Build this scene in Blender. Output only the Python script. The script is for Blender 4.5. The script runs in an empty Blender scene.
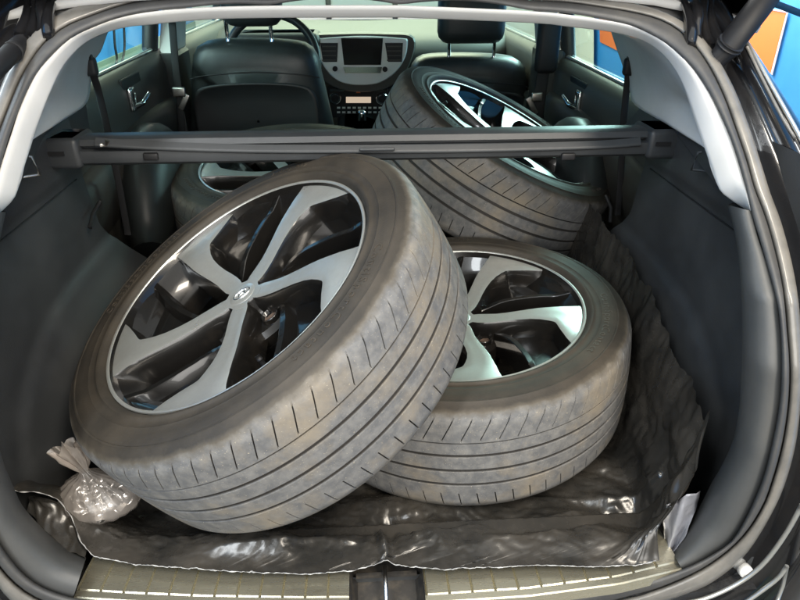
import bpy, math, random
import numpy as np
from mathutils import Vector, Matrix, noise as mnoise

S = bpy.context.scene
COL = S.collection
random.seed(7)
rng = np.random.default_rng(7)
A = np.array
R = math.radians

# ------------------------------------------------------------------ camera
FPX, PITCH, YAW = 640.0, R(28.5), R(3.46)
CAM = A([-0.0168, -0.67, 0.87])
Rp = A([[1, 0, 0], [0, -math.sin(PITCH), math.cos(PITCH)], [0, -math.cos(PITCH), -math.sin(PITCH)]])
Ry = A([[math.cos(YAW), math.sin(YAW), 0], [-math.sin(YAW), math.cos(YAW), 0], [0, 0, 1]])
MC = Ry @ Rp                                   # columns: right, down, forward
cd = bpy.data.cameras.new('camera')
cam = bpy.data.objects.new('camera', cd)
COL.objects.link(cam)
cd.sensor_fit = 'HORIZONTAL'; cd.sensor_width = 36.0; cd.lens = 36.0 * FPX / 800.0
cd.clip_start = 0.02; cd.clip_end = 200
m = Matrix(((MC[0, 0], -MC[0, 1], -MC[0, 2], CAM[0]), (MC[1, 0], -MC[1, 1], -MC[1, 2], CAM[1]),
            (MC[2, 0], -MC[2, 1], -MC[2, 2], CAM[2]), (0, 0, 0, 1)))
cam.matrix_world = m
S.camera = cam
S.render.resolution_x, S.render.resolution_y = 1024, 768

# ------------------------------------------------------------------ light
S.view_settings.view_transform = 'Standard'
S.view_settings.look = 'None'
S.view_settings.gamma = 1.0
S.view_settings.exposure = 0.0
W = bpy.data.worlds.new('World'); S.world = W
W.use_nodes = True
nt = W.node_tree
bg = nt.nodes['Background']
tc = nt.nodes.new('ShaderNodeTexCoord')
sep = nt.nodes.new('ShaderNodeSeparateXYZ')
nt.links.new(tc.outputs['Generated'], sep.inputs[0])
rmp = nt.nodes.new('ShaderNodeValToRGB')
rmp.color_ramp.elements[0].position = 0.30; rmp.color_ramp.elements[0].color = (0.055, 0.045, 0.038, 1)
rmp.color_ramp.elements[1].position = 0.80; rmp.color_ramp.elements[1].color = (0.50, 0.52, 0.52, 1)
mr = nt.nodes.new('ShaderNodeMapRange')
mr.inputs[1].default_value = -1; mr.inputs[2].default_value = 1
nt.links.new(sep.outputs[2], mr.inputs[0])
nz = nt.nodes.new('ShaderNodeTexNoise'); nz.inputs['Scale'].default_value = 3.2; nz.inputs['Detail'].default_value = 3
nt.links.new(tc.outputs['Generated'], nz.inputs['Vector'])
ad = nt.nodes.new('ShaderNodeMath'); ad.operation = 'MULTIPLY_ADD'; ad.inputs[1].default_value = 0.7; 
nt.links.new(nz.outputs['Fac'], ad.inputs[0])
sb = nt.nodes.new('ShaderNodeMath'); sb.operation = 'SUBTRACT'; sb.inputs[1].default_value = 0.35
nt.links.new(mr.outputs[0], sb.inputs[0]); nt.links.new(sb.outputs[0], ad.inputs[2])
nt.links.new(ad.outputs[0], rmp.inputs[0]); nt.links.new(rmp.outputs[0], bg.inputs[0])
_e = rmp.color_ramp.elements.new(0.50); _e.color = (0.30, 0.30, 0.29, 1)
bg.inputs[1].default_value = 1.35


def area(name, loc, target, sx, sy, power, color):
    ld = bpy.data.lights.new(name, 'AREA')
    ld.shape = 'RECTANGLE'; ld.size = sx; ld.size_y = sy; ld.energy = power; ld.color = color
    o = bpy.data.objects.new(name, ld); COL.objects.link(o)
    o.location = loc
    o.rotation_euler = (Vector(target) - Vector(loc)).to_track_quat('-Z', 'Y').to_euler()
    return o


area('ceiling_lamp', (0.75, -1.15, 2.35), (0.0, 0.35, 0.1), 0.35, 1.7, 82, (1.0, 0.90, 0.76))
area('ceiling_lamp', (-1.15, -1.35, 2.2), (-0.1, 0.4, 0.2), 0.35, 1.7, 50, (0.92, 0.97, 1.0))
area('rear_fill', (0.25, -3.3, 1.25), (0.0, 0.6, 0.35), 3.2, 1.5, 105, (1.0, 0.97, 0.92))  # unseen area light added as soft frontal fill from behind the camera
area('windscreen_daylight', (0.0, 4.9, 2.3), (0.0, 2.4, 0.4), 2.6, 1.3, 205, (1.0, 0.87, 0.64))
area('right_window_daylight', (1.7, 2.75, 1.35), (0.5, 1.5, 0.4), 1.5, 1.1, 170, (0.78, 1.0, 0.97))
area('left_window_daylight', (-1.45, 1.05, 1.25), (0.2, 2.2, 0.40), 1.2, 0.9, 45, (0.93, 1.0, 0.96))
area('wall_fill', (1.1, 3.0, 2.9), (1.9, 3.0, 0.2), 0.3, 3.4, 40, (1.0, 0.97, 0.9))  # unseen area light added to brighten the right garage wall
area('wall_fill', (-0.9, 3.6, 2.9), (-1.6, 3.8, 0.2), 0.3, 3.0, 55, (0.95, 1.0, 0.95))  # unseen area light added to brighten the left garage wall


# ------------------------------------------------------------------ rays from the photograph to real distances
def ray(px, py):
    return MC @ A([(px - 400) / FPX, (py - 300) / FPX, 1.0])


def at(ax, val, px, py):
    d = ray(px, py)
    return CAM + d * ((val - CAM[ax]) / d[ax])


def at_x(px, py, X): return at(0, X, px, py)
def at_y(px, py, Y): return at(1, Y, px, py)
def at_z(px, py, Z): return at(2, Z, px, py)


GZ = [-0.6, -0.1, 0.0, 0.06, 0.25, 0.385, 0.47, 0.55, 0.67, 0.725, 0.79, 1.2]
GY = [-0.02, 0.0, 0.0, 0.0, -0.01, 0.0, 0.04, 0.14, 0.27, 0.34, 0.45, 1.25]


def gsurf(z): return np.interp(z, GZ, GY)             # the raked plane of the boot opening


def at_g(px, py, off=0.0):
    d = ray(px, py); lo, hi = 0.35, 3.0
    for _ in range(44):
        mid = (lo + hi) / 2; p = CAM + d * mid
        if p[1] - gsurf(p[2]) - off > 0: hi = mid
        else: lo = mid
    return CAM + d * lo


# ------------------------------------------------------------------ materials
def mat(name, color, rough=0.5, metal=0.0, spec=0.5, coat=0.0, coat_rough=0.05, noise=None, bump=None, coords='Object', stretch=None, rough_var=0.0):
    """noise=(scale, second colour, amount-contrast low, high); bump=(scale, strength, distance)"""
    M = bpy.data.materials.new(name); M.use_nodes = True
    t = M.node_tree; b = t.nodes['Principled BSDF']
    b.inputs['Base Color'].default_value = (*color, 1)
    b.inputs['Roughness'].default_value = rough; b.inputs['Metallic'].default_value = metal
    b.inputs['Specular IOR Level'].default_value = spec
    b.inputs['Coat Weight'].default_value = coat; b.inputs['Coat Roughness'].default_value = coat_rough
    c = t.nodes.new('ShaderNodeTexCoord'); src = c.outputs[coords]
    if stretch:
        mp = t.nodes.new('ShaderNodeMapping'); mp.inputs['Scale'].default_value = stretch
        t.links.new(src, mp.inputs[0]); src = mp.outputs[0]
    if noise:
        n = t.nodes.new('ShaderNodeTexNoise'); n.inputs['Scale'].default_value = noise[0]; n.inputs['Detail'].default_value = 8
        n.inputs['Roughness'].default_value = 0.65
        t.links.new(src, n.inputs['Vector'])
        r_ = t.nodes.new('ShaderNodeMapRange'); r_.inputs[1].default_value = noise[2]; r_.inputs[2].default_value = noise[3]
        t.links.new(n.outputs['Fac'], r_.inputs[0])
        x = t.nodes.new('ShaderNodeMix'); x.data_type = 'RGBA'
        x.inputs[6].default_value = (*color, 1); x.inputs[7].default_value = (*noise[1], 1)
        t.links.new(r_.outputs[0], x.inputs[0]); t.links.new(x.outputs[2], b.inputs['Base Color'])
        if rough_var:
            q = t.nodes.new('ShaderNodeMapRange'); q.inputs[3].default_value = rough - rough_var; q.inputs[4].default_value = rough + rough_var
            q.inputs[1].default_value = 0.3; q.inputs[2].default_value = 0.7
            t.links.new(n.outputs['Fac'], q.inputs[0]); t.links.new(q.outputs[0], b.inputs['Roughness'])
    if bump:
        n2 = t.nodes.new('ShaderNodeTexNoise'); n2.inputs['Scale'].default_value = bump[0]; n2.inputs['Detail'].default_value = 5
        t.links.new(src, n2.inputs['Vector'])
        bp = t.nodes.new('ShaderNodeBump'); bp.inputs['Strength'].default_value = bump[1]; bp.inputs['Distance'].default_value = bump[2]
        t.links.new(n2.outputs['Fac'], bp.inputs['Height']); t.links.new(bp.outputs[0], b.inputs['Normal'])
    return M


def glassy(name, tint, gloss=0.1, rough=0.02, body=None, body_fac=0.0):
    M = bpy.data.materials.new(name); M.use_nodes = True
    t = M.node_tree; t.nodes.remove(t.nodes['Principled BSDF']); out = t.nodes['Material Output']
    tr = t.nodes.new('ShaderNodeBsdfTransparent'); tr.inputs[0].default_value = (*tint, 1)
    gl = t.nodes.new('ShaderNodeBsdfGlossy'); gl.inputs['Roughness'].default_value = rough
    last = tr
    if body:
        df = t.nodes.new('ShaderNodeBsdfTranslucent'); df.inputs[0].default_value = (*body, 1)
        d2 = t.nodes.new('ShaderNodeBsdfDiffuse'); d2.inputs[0].default_value = (*body, 1)
        ad_ = t.nodes.new('ShaderNodeMixShader'); ad_.inputs[0].default_value = 0.5
        t.links.new(df.outputs[0], ad_.inputs[1]); t.links.new(d2.outputs[0], ad_.inputs[2])
        mx0 = t.nodes.new('ShaderNodeMixShader'); mx0.inputs[0].default_value = body_fac
        t.links.new(tr.outputs[0], mx0.inputs[1]); t.links.new(ad_.outputs[0], mx0.inputs[2]); last = mx0
    lw = t.nodes.new('ShaderNodeLayerWeight'); lw.inputs['Blend'].default_value = 0.5
    pw_ = t.nodes.new('ShaderNodeMath'); pw_.operation = 'POWER'; pw_.inputs[1].default_value = 4.5; t.links.new(lw.outputs['Facing'], pw_.inputs[0])
    ma = t.nodes.new('ShaderNodeMath'); ma.operation = 'MULTIPLY_ADD'; ma.inputs[1].default_value = 0.7; ma.inputs[2].default_value = gloss + 0.03; ma.use_clamp = True
    t.links.new(pw_.outputs[0], ma.inputs[0])
    mx = t.nodes.new('ShaderNodeMixShader')
    t.links.new(ma.outputs[0], mx.inputs[0]); t.links.new(last.outputs[0], mx.inputs[1]); t.links.new(gl.outputs[0], mx.inputs[2])
    t.links.new(mx.outputs[0], out.inputs[0])
    return M


M = {}
def rubber():
    M_ = mat('worn tyre rubber', (0.05, 0.043, 0.035), 0.68, bump=(240, 0.3, 0.0012))
    t = M_.node_tree; b_ = t.nodes['Principled BSDF']; N = t.nodes.new; K = t.links.new
    c = N('ShaderNodeTexCoord'); sp = N('ShaderNodeSeparateXYZ'); K(c.outputs['Object'], sp.inputs[0])
    cb = N('ShaderNodeCombineXYZ'); K(sp.outputs[0], cb.inputs[0]); K(sp.outputs[1], cb.inputs[1])
    ln = N('ShaderNodeVectorMath'); ln.operation = 'LENGTH'; K(cb.outputs[0], ln.inputs[0])

    def nz_(scale, lo, hi, det=8):
        n_ = N('ShaderNodeTexNoise'); n_.inputs['Scale'].default_value = scale; n_.inputs['Detail'].default_value = det; n_.inputs['Roughness'].default_value = 0.6
        K(c.outputs['Object'], n_.inputs['Vector']); r_ = N('ShaderNodeMapRange'); r_.inputs[1].default_value = lo; r_.inputs[2].default_value = hi
        K(n_.outputs['Fac'], r_.inputs[0]); return r_.outputs[0]

    def mix_(fac, a, b2):
        x = N('ShaderNodeMix'); x.data_type = 'RGBA'
        K(fac, x.inputs[0])
        for sock, val in ((x.inputs[6], a), (x.inputs[7], b2)):
            if isinstance(val, tuple): sock.default_value = (*val, 1)
            else: K(val, sock)
        return x.outputs[2]
    side = mix_(nz_(11, 0.38, 0.72), (0.024, 0.020, 0.015), (0.052, 0.042, 0.030))
    tread = mix_(nz_(60, 0.40, 0.75), (0.112, 0.113, 0.115), (0.200, 0.195, 0.185))
    tread = mix_(nz_(9, 0.50, 0.70, 6), tread, (0.225, 0.192, 0.145))
    tread = mix_(nz_(420, 0.66, 0.74, 2), tread, (0.36, 0.32, 0.25))
    # dusty band where the shoulder meets the sidewall
    f1 = N('ShaderNodeMath'); f1.operation = 'MULTIPLY_ADD'; f1.inputs[1].default_value = 0.006; K(nz_(35, 0.3, 0.7), f1.inputs[0]); K(ln.outputs['Value'], f1.inputs[2])
    f2 = N('ShaderNodeMapRange'); f2.inputs[1].default_value = 0.3395; f2.inputs[2].default_value = 0.3465; K(f1.outputs[0], f2.inputs[0])
    f3 = N('ShaderNodeMapRange'); f3.inputs[1].default_value = 0.334; f3.inputs[2].default_value = 0.341; K(f1.outputs[0], f3.inputs[0])
    side2 = mix_(f3.outputs[0], side, (0.078, 0.066, 0.049))
    out = mix_(f2.outputs[0], side2, tread)
    # grooves and sipes turn darker with depth below the tread surface
    q1 = N('ShaderNodeMath'); q1.operation = 'MULTIPLY'; K(sp.outputs[2], q1.inputs[0]); K(sp.outputs[2], q1.inputs[1])
    q2 = N('ShaderNodeMath'); q2.operation = 'MULTIPLY_ADD'; q2.inputs[1].default_value = -0.52; q2.inputs[2].default_value = 0.3515; K(q1.outputs[0], q2.inputs[0])
    q3 = N('ShaderNodeMath'); q3.operation = 'SUBTRACT'; K(q2.outputs[0], q3.inputs[0]); K(ln.outputs['Value'], q3.inputs[1])
    q4 = N('ShaderNodeMapRange'); q4.inputs[1].default_value = 0.0012; q4.inputs[2].default_value = 0.0034; K(q3.outputs[0], q4.inputs[0])
    q5 = N('ShaderNodeMath'); q5.operation = 'LESS_THAN'; q5.inputs[1].default_value = 0.0092; K(q1.outputs[0], q5.inputs[0])
    q6 = N('ShaderNodeMath'); q6.operation = 'MULTIPLY'; K(q4.outputs[0], q6.inputs[0]); K(q5.outputs[0], q6.inputs[1])
    out = mix_(q6.outputs[0], out, (0.030, 0.027, 0.024))
    K(out, b_.inputs['Base Color'])
    return M_


M['tyre'] = rubber()
M['letter'] = mat('moulded letters', (0.030, 0.025, 0.019), 0.55, noise=(40, (0.066, 0.053, 0.038), 0.35, 0.65))
M['machined'] = mat('machined alloy', (0.80, 0.81, 0.77), 0.36, metal=0.80, noise=(11, (0.60, 0.60, 0.56), 0.38, 0.72), bump=(600, 0.10, 0.0005), rough_var=0.10)
M['gloss'] = mat('bronze black enamel', (0.007, 0.0065, 0.006), 0.24, spec=0.4, coat=0.5, coat_rough=0.04, noise=(22, (0.017, 0.014, 0.011), 0.5, 0.8))
M['barrel'] = mat('barrel enamel', (0.014, 0.013, 0.012), 0.7, spec=0.15)
M['lug'] = mat('dusty lug seat', (0.11, 0.075, 0.055), 0.6, noise=(80, (0.06, 0.04, 0.03), 0.4, 0.6))
M['chrome'] = mat('chrome', (0.80, 0.81, 0.82), 0.12, metal=1.0)
M['steel'] = mat('worn steel', (0.55, 0.53, 0.50), 0.32, metal=1.0, noise=(60, (0.38, 0.33, 0.28), 0.45, 0.7))
M['trim'] = mat('dark grained plastic', (0.031, 0.033, 0.035), 0.52, noise=(5, (0.052, 0.054, 0.055), 0.42, 0.78), bump=(420, 0.35, 0.0012), rough_var=0.10)
M['lip'] = mat('grey grained plastic', (0.060, 0.063, 0.064), 0.5, noise=(7, (0.086, 0.086, 0.082), 0.4, 0.75), bump=(900, 0.22, 0.0006))
M['pillar'] = mat('pale pillar trim', (0.62, 0.61, 0.585), 0.9, spec=0.15, noise=(5, (0.54, 0.53, 0.50), 0.42, 0.78), bump=(700, 0.12, 0.0005))
M['rubber'] = mat('seal rubber', (0.060, 0.060, 0.060), 0.58, noise=(18, (0.10, 0.096, 0.088), 0.45, 0.8), bump=(400, 0.2, 0.0006))
M['flange'] = mat('dusty painted flange', (0.13, 0.125, 0.115), 0.42, coat=0.4, noise=(14, (0.23, 0.215, 0.19), 0.4, 0.75))
M['paint'] = mat('black car paint', (0.008, 0.008, 0.009), 0.25, coat=1.0, coat_rough=0.03, noise=(20, (0.016, 0.014, 0.013), 0.5, 0.8), bump=(5.0, 0.10, 0.01))
M['metal_edge'] = mat('bright body edge', (0.55, 0.55, 0.52), 0.3, metal=0.8)
M['cassette'] = mat('cover cassette plastic', (0.026, 0.029, 0.032), 0.48, noise=(8, (0.038, 0.041, 0.044), 0.4, 0.7), bump=(800, 0.15, 0.0005))
M['black'] = mat('black plastic', (0.012, 0.012, 0.013), 0.5, spec=0.35)
M['carpet'] = mat('boot carpet', (0.014, 0.014, 0.015), 0.95, noise=(120, (0.03, 0.03, 0.03), 0.4, 0.7), bump=(300, 0.6, 0.003))
M['leather'] = mat('seat leather', (0.018, 0.021, 0.021), 0.42, noise=(12, (0.026, 0.030, 0.030), 0.4, 0.7), bump=(260, 0.18, 0.001))
M['seatpanel'] = mat('seat back panel', (0.010, 0.011, 0.012), 0.55)
M['doorcard'] = mat('door card plastic', (0.062, 0.059, 0.050), 0.5, bump=(500, 0.15, 0.0006))
M['dash'] = mat('dashboard vinyl', (0.085, 0.078, 0.062), 0.6, bump=(400, 0.15, 0.0006))
M['dashdark'] = mat('lower dashboard', (0.05, 0.047, 0.04), 0.5)
M['silver'] = mat('silver bezel', (0.80, 0.80, 0.75), 0.4, metal=0.0)
M['screen'] = mat('dark screen', (0.014, 0.011, 0.011), 0.12)
M['strut'] = mat('satin black strut', (0.008, 0.008, 0.009), 0.55, spec=0.3)
M['belt'] = mat('belt webbing', (0.012, 0.012, 0.013), 0.8)
M['blue'] = mat('blue wall paint', (0.03, 0.24, 0.60), 0.55, noise=(1.5, (0.05, 0.29, 0.66), 0.4, 0.7))
M['orange'] = mat('orange wall paint', (0.86, 0.17, 0.03), 0.55, noise=(2, (0.80, 0.15, 0.03), 0.4, 0.7))
M['line'] = mat('pale line paint', (0.80, 0.62, 0.62), 0.5)
M['cream'] = mat('cream wall paint', (0.78, 0.73, 0.62), 0.7)
M['green'] = mat('grey green wall paint', (0.20, 0.30, 0.24), 0.6)
M['ground'] = mat('concrete ground', (0.20, 0.19, 0.175), 0.7, noise=(2, (0.13, 0.125, 0.115), 0.4, 0.7))
M['sheet'] = mat('black polythene', (0.022, 0.021, 0.019), 0.26, spec=0.7, noise=(9, (0.060, 0.053, 0.044), 0.40, 0.74), bump=(110, 0.12, 0.0015), rough_var=0.08)
M['torn'] = mat('torn polythene edge', (0.50, 0.50, 0.49), 0.5, noise=(90, (0.22, 0.22, 0.22), 0.4, 0.6))
M['foil'] = mat('silver side of the polythene', (0.30, 0.31, 0.35), 0.28, metal=0.35, bump=(60, 0.5, 0.004))
M['bag'] = glassy('clear bag film', (0.95, 0.91, 0.87), 0.03, 0.26, body=(0.92, 0.84, 0.77), body_fac=0.31)
M['glass'] = glassy('tinted window', (0.62, 0.84, 0.78), 0.03)
M['display'] = mat('lit amber display', (0.5, 0.4, 0.3), 0.4)
_b = M['display'].node_tree.nodes['Principled BSDF']; _b.inputs['Emission Color'].default_value = (1, 0.78, 0.58, 1); _b.inputs['Emission Strength'].default_value = 0.55
M['white'] = mat('white plastic', (0.7, 0.7, 0.68), 0.45)
M['latch'] = mat('dusty latch well', (0.022, 0.020, 0.018), 0.6, noise=(40, (0.075, 0.062, 0.046), 0.45, 0.75))
# sill plate: brushed, slightly straw coloured metal
M['sill'] = mat('brushed sill plate', (0.66, 0.62, 0.48), 0.30, metal=0.88, noise=(22, (0.54, 0.51, 0.39), 0.38, 0.72), bump=(60, 0.12, 0.001), stretch=(1, 14, 14), rough_var=0.08)


# ------------------------------------------------------------------ mesh helpers
class MB:
    def __init__(self): self.v = []; self.f = []; self.mi = []; self.sm = []

    def add(self, verts, faces, mi=0, smooth=True):
        n = len(self.v); self.v += [tuple(map(float, p)) for p in verts]
        for f in faces:
            self.f.append(tuple(n + i for i in f)); self.mi.append(mi); self.sm.append(smooth)

    def grid(self, P, mi=0, close_u=False, close_v=False, smooth=True, mif=None):
        P = np.asarray(P, float); nu, nv = P.shape[:2]; n = len(self.v)
        self.v += [tuple(p) for p in P.reshape(-1, 3)]
        for i in range(nu if close_u else nu - 1):
            for j in range(nv if close_v else nv - 1):
                a, b = i, (i + 1) % nu; c, d = j, (j + 1) % nv
                self.f.append((n + a * nv + c, n + b * nv + c, n + b * nv + d, n + a * nv + d))
                self.mi.append(mif(i, j) if mif else mi); self.sm.append(smooth)

    def box(self, c, s, rot=None, mi=0, bev=0.0):
        c = A(c, float); s = A(s, float) / 2
        if bev <= 0:
            V = A([[x, y, z] for x in (-1, 1) for y in (-1, 1) for z in (-1, 1)], float) * s
            F = [(0, 1, 3, 2), (4, 6, 7, 5), (0, 4, 5, 1), (2, 3, 7, 6), (0, 2, 6, 4), (1, 5, 7, 3)]
            if rot is not None: V = V @ A(rot).T
            self.add(V + c, F, mi, False)
        else:                                                    # rounded box by a superellipsoid-like grid
            b = min(bev, *(s * 0.98)); n = 5
            self.rbox(c, s, b, rot, mi)

    def rbox(self, c, s, b, rot=None, mi=0, n=4):
        th = np.linspace(0, math.pi / 2, n)
        prof = []
        for q, (sx, sy) in enumerate(((1, 1), (-1, 1), (-1, -1), (1, -1))):
            for t in th:
                a = t + q * math.pi / 2
                prof.append((sx * (s[0] - b), sy * (s[1] - b), math.cos(a), math.sin(a)))
        rows = []
        for sz, ts in ((-1, np.linspace(-math.pi / 2, 0, n)), (1, np.linspace(0, math.pi / 2, n))):
            for t in ts:
                k = math.cos(t); rows.append([(x + b * k * ca, y + b * k * sa, sz * (s[2] - b) + b * math.sin(t)) for x, y, ca, sa in prof])
        V = A(rows)
        if rot is not None: V = V @ A(rot).T
        V = V + c; m_ = V.shape[1]; k0 = len(self.v)
        self.grid(V, mi, close_v=True)
        self.f.append(tuple(k0 + i for i in range(m_))[::-1]); self.mi.append(mi); self.sm.append(True)
        last = k0 + (len(rows) - 1) * m_
        self.f.append(tuple(last + i for i in range(m_))); self.mi.append(mi); self.sm.append(True)

    def tube(self, pts, r, n=10, mi=0, cap=True, flat=1.0, up=(0, 0, 1)):
        pts = [A(p, float) for p in pts]; rows = []
        rr = r if hasattr(r, '__len__') else [r] * len(pts)
        for i, p in enumerate(pts):
            t = pts[min(i + 1, len(pts) - 1)] - pts[max(i - 1, 0)]; t = t / (np.linalg.norm(t) + 1e-9)
            u = np.cross(t, up); 
            if np.linalg.norm(u) < 1e-3: u = np.cross(t, (1, 0, 0))
            u /= np.linalg.norm(u); w = np.cross(u, t)
            rows.append([p + rr[i] * (math.cos(a) * u + flat * math.sin(a) * w) for a in np.linspace(0, 2 * math.pi, n, endpoint=False)])
        k0 = len(self.v); self.grid(rows, mi, close_v=True)
        if cap:
            self.f.append(tuple(k0 + i for i in range(n))[::-1]); self.mi.append(mi); self.sm.append(False)
            l = k0 + (len(pts) - 1) * n; self.f.append(tuple(l + i for i in range(n))); self.mi.append(mi); self.sm.append(False)

    def lathe(self, prof, n=96, mi=0, mif=None, close=False):
        th = np.linspace(0, 2 * math.pi, n, endpoint=False)
        P = A([[(r * math.cos(a), r * math.sin(a), z) for r, z in prof] for a in th])
        self.grid(P, mi, close_u=True, close_v=close, mif=mif)

    def prism(self, poly, h, axis=(0, 0, 1), mi=0, bev=0.0, smooth=False):
        """closed outline of 3-D points pushed along a vector h*axis"""
        P = A(poly, float); ax = A(axis, float) * h; n = len(P); k0 = len(self.v)
        rows = [P, P + ax]
        if bev > 0:
            c = P.mean(0); q = c + (P - c) * (1 - bev)
            rows = [q, P + ax * 0.15, P + ax * 0.85, q + ax]
        self.grid(rows, mi, close_v=True, smooth=smooth)
        self.f.append(tuple(range(k0, k0 + n))[::-1]); self.mi.append(mi); self.sm.append(False)
        l = k0 + (len(rows) - 1) * n; self.f.append(tuple(range(l, l + n))); self.mi.append(mi); self.sm.append(False)

    def build(self, name, mats, parent=None, thick=0.0, sharp=None):
        me = bpy.data.meshes.new(name); me.from_pydata(self.v, [], self.f)
        for q in (mats if isinstance(mats, (list, tuple)) else [mats]): me.materials.append(q)
        me.polygons.foreach_set('material_index', self.mi); me.polygons.foreach_set('use_smooth', self.sm)
        me.update()
        if sharp is not None: me.set_sharp_from_angle(angle=R(sharp))
        o = bpy.data.objects.new(name, me); COL.objects.link(o)
        if parent: o.parent = parent
        if thick:
            md = o.modifiers.new('solid', 'SOLIDIFY'); md.thickness = thick; md.offset = 0
        return o


def tag(o, label=None, cat=None, group=None, kind=None):
    if label: o['label'] = label
    if cat: o['category'] = cat
    if group: o['group'] = group
    if kind: o['kind'] = kind
    return o


def empty(name, loc=(0, 0, 0)):
    o = bpy.data.objects.new(name, None); COL.objects.link(o); o.location = loc; o.empty_display_size = 0.1
    return o


def smooth_poly(pts, n, closed=False):
    """resample a polyline by arc length with Catmull-Rom smoothing"""
    P = A(pts, float)
    if closed: Q = np.vstack([P[-1], P, P[0], P[1]])
    else: Q = np.vstack([2 * P[0] - P[1], P, 2 * P[-1] - P[-2]])
    out = []
    for i in range(1, len(Q) - 2):
        p0, p1, p2, p3 = Q[i - 1:i + 3]
        for t in np.linspace(0, 1, 12, endpoint=False):
            out.append(0.5 * ((2 * p1) + (-p0 + p2) * t + (2 * p0 - 5 * p1 + 4 * p2 - p3) * t * t + (-p0 + 3 * p1 - 3 * p2 + p3) * t ** 3))
    out.append(Q[-2]); out = A(out)
    d = np.concatenate([[0], np.cumsum(np.linalg.norm(np.diff(out, axis=0), axis=1))])
    s = np.linspace(0, d[-1], n)
    return np.stack([np.interp(s, d, out[:, k]) for k in range(P.shape[1])], 1)


def cnoise(p, s=1.0): return mnoise.noise(Vector((p[0] * s, p[1] * s, p[2] * s)))


# ------------------------------------------------------------------ ground and garage walls
g = MB(); g.grid([[(x, y, -0.76) for x in (-40, 40)] for y in (-40, 40)][::-1], smooth=False)
tag(g.build('ground', M['ground']), kind='structure')

# ================================================================== THE CAR
car = empty('car', (0, 0, -0.74))
tag(car, 'black car with its boot wide open, four loose wheels packed inside', 'car')
CARZ = 0.74


def cpart(mb, name, mats, parent=None, label=None, **k):
    mb.v = [(x, y, z + CARZ) for x, y, z in mb.v]
    o = mb.build(name, mats, parent or car, **k)
    if label: o['label'] = label
    return o


# ---- loops round the boot opening (photo pixels -> raked opening surface)
K1 = [(731, 140), (746, 189), (751, 212), (755, 225), (765, 259), (772, 283), (777, 301), (781, 340), (781.5, 369), (780, 400), (772, 444), (763, 479), (754, 501),
      (746, 518), (732, 542), (718, 551), (695, 564), (682, 569), (620, 585), (530, 597), (440, 603), (385, 606), (300, 607), (200, 605), (130, 602), (73, 598), (56, 593), (35, 584), (17, 568), (0, 545), (-10, 525),
      (-25, 480), (-37, 420), (-38, 369), (-32, 310), (-22, 260), (-9, 212), (0, 169), (21, 105), (35, 75), (47, 60), (70, 38), (91, 28), (114, 19), (140, 13), (189, 8), (270, 5.5), (400, 5), (530, 11), (600, 19), (631, 25), (665, 42), (692, 67), (712, 98)]
K2 = [(735, 127), (746, 158), (754, 188), (765, 215), (775, 250), (782, 281), (787, 330), (790, 370), (789, 400), (782, 447), (772, 482), (765, 503), (747, 532), (730, 549), (704, 568), (677, 581), (660, 588), (620, 599), (530, 612), (385, 621), (200, 620), (75, 612), (35, 598), (17, 586), (0, 568), (-20, 535),
      (-38, 480), (-49, 420), (-50, 369), (-45, 310), (-34, 260), (-22, 212), (-12, 169), (10, 103), (23, 72), (44, 42), (65, 26), (91, 16), (122, 5), (140, 1), (270, -4), (400, -5), (530, 1), (600, 7), (660, 19), (677, 28), (695, 45), (709, 65), (725, 98)]
K3 = [(749, 127), (760, 160), (770, 193), (779, 215), (789, 250), (796, 283), (801, 330), (803, 370), (801, 400), (795, 449), (782, 493), (765, 526), (747, 554), (730, 570), (704, 588), (677, 597), (640, 612), (530, 630), (385, 640), (200, 640), (75, 630), (20, 610), (0, 590), (-25, 545),
      (-50, 490), (-62, 430), (-64, 369), (-58, 310), (-48, 260), (-36, 212), (-26, 169), (-12, 120), (0, 89), (10, 63), (30, 35), (52, 17), (79, 5), (96, 0), (140, -8), (270, -14), (400, -15), (530, -10), (600, -3), (660, 10), (686, 23), (704, 38), (718, 58), (735, 90)]
K4 = [(800, 122), (812, 140), (838, 185), (850, 230), (868, 300), (872, 370), (868, 450), (850, 520), (825, 575), (790, 625), (720, 680), (600, 720), (385, 735), (200, 730), (40, 700), (-60, 640),
      (-110, 540), (-130, 430), (-130, 350), (-115, 260), (-95, 180), (-75, 110), (-50, 50), (-20, 0), (30, -38), (90, -58), (200, -70), (400, -72), (560, -62), (650, -42), (700, -22), (728, 3), (737, 26), (751, 45), (775, 82)]
CX, CY, NL = 385.0, 310.0, 256


def polar(K):
    K = A(K, float); a = np.arctan2(K[:, 1] - CY, K[:, 0] - CX); r = np.hypot(K[:, 0] - CX, K[:, 1] - CY)
    o = np.argsort(a); a, r = a[o], r[o]
    th = np.linspace(-math.pi, math.pi, NL, endpoint=False)
    rr = np.interp(th, np.concatenate([a - 2 * math.pi, a, a + 2 * math.pi]), np.tile(r, 3))
    k = A([0.25, 0.5, 0.25])
    rr = np.convolve(np.concatenate([rr[-2:], rr, rr[:2]]), k, 'same')[2:-2]
    return np.stack([CX + rr * np.cos(th), CY + rr * np.sin(th)], 1)


L1, L2, L3, L4 = polar(K1), polar(K2), polar(K3), polar(K4)


def loop(px, off): return A([at_g(x, y, off) for x, y in px])


mixp = lambda a, b, t: a + (b - a) * t
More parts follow.
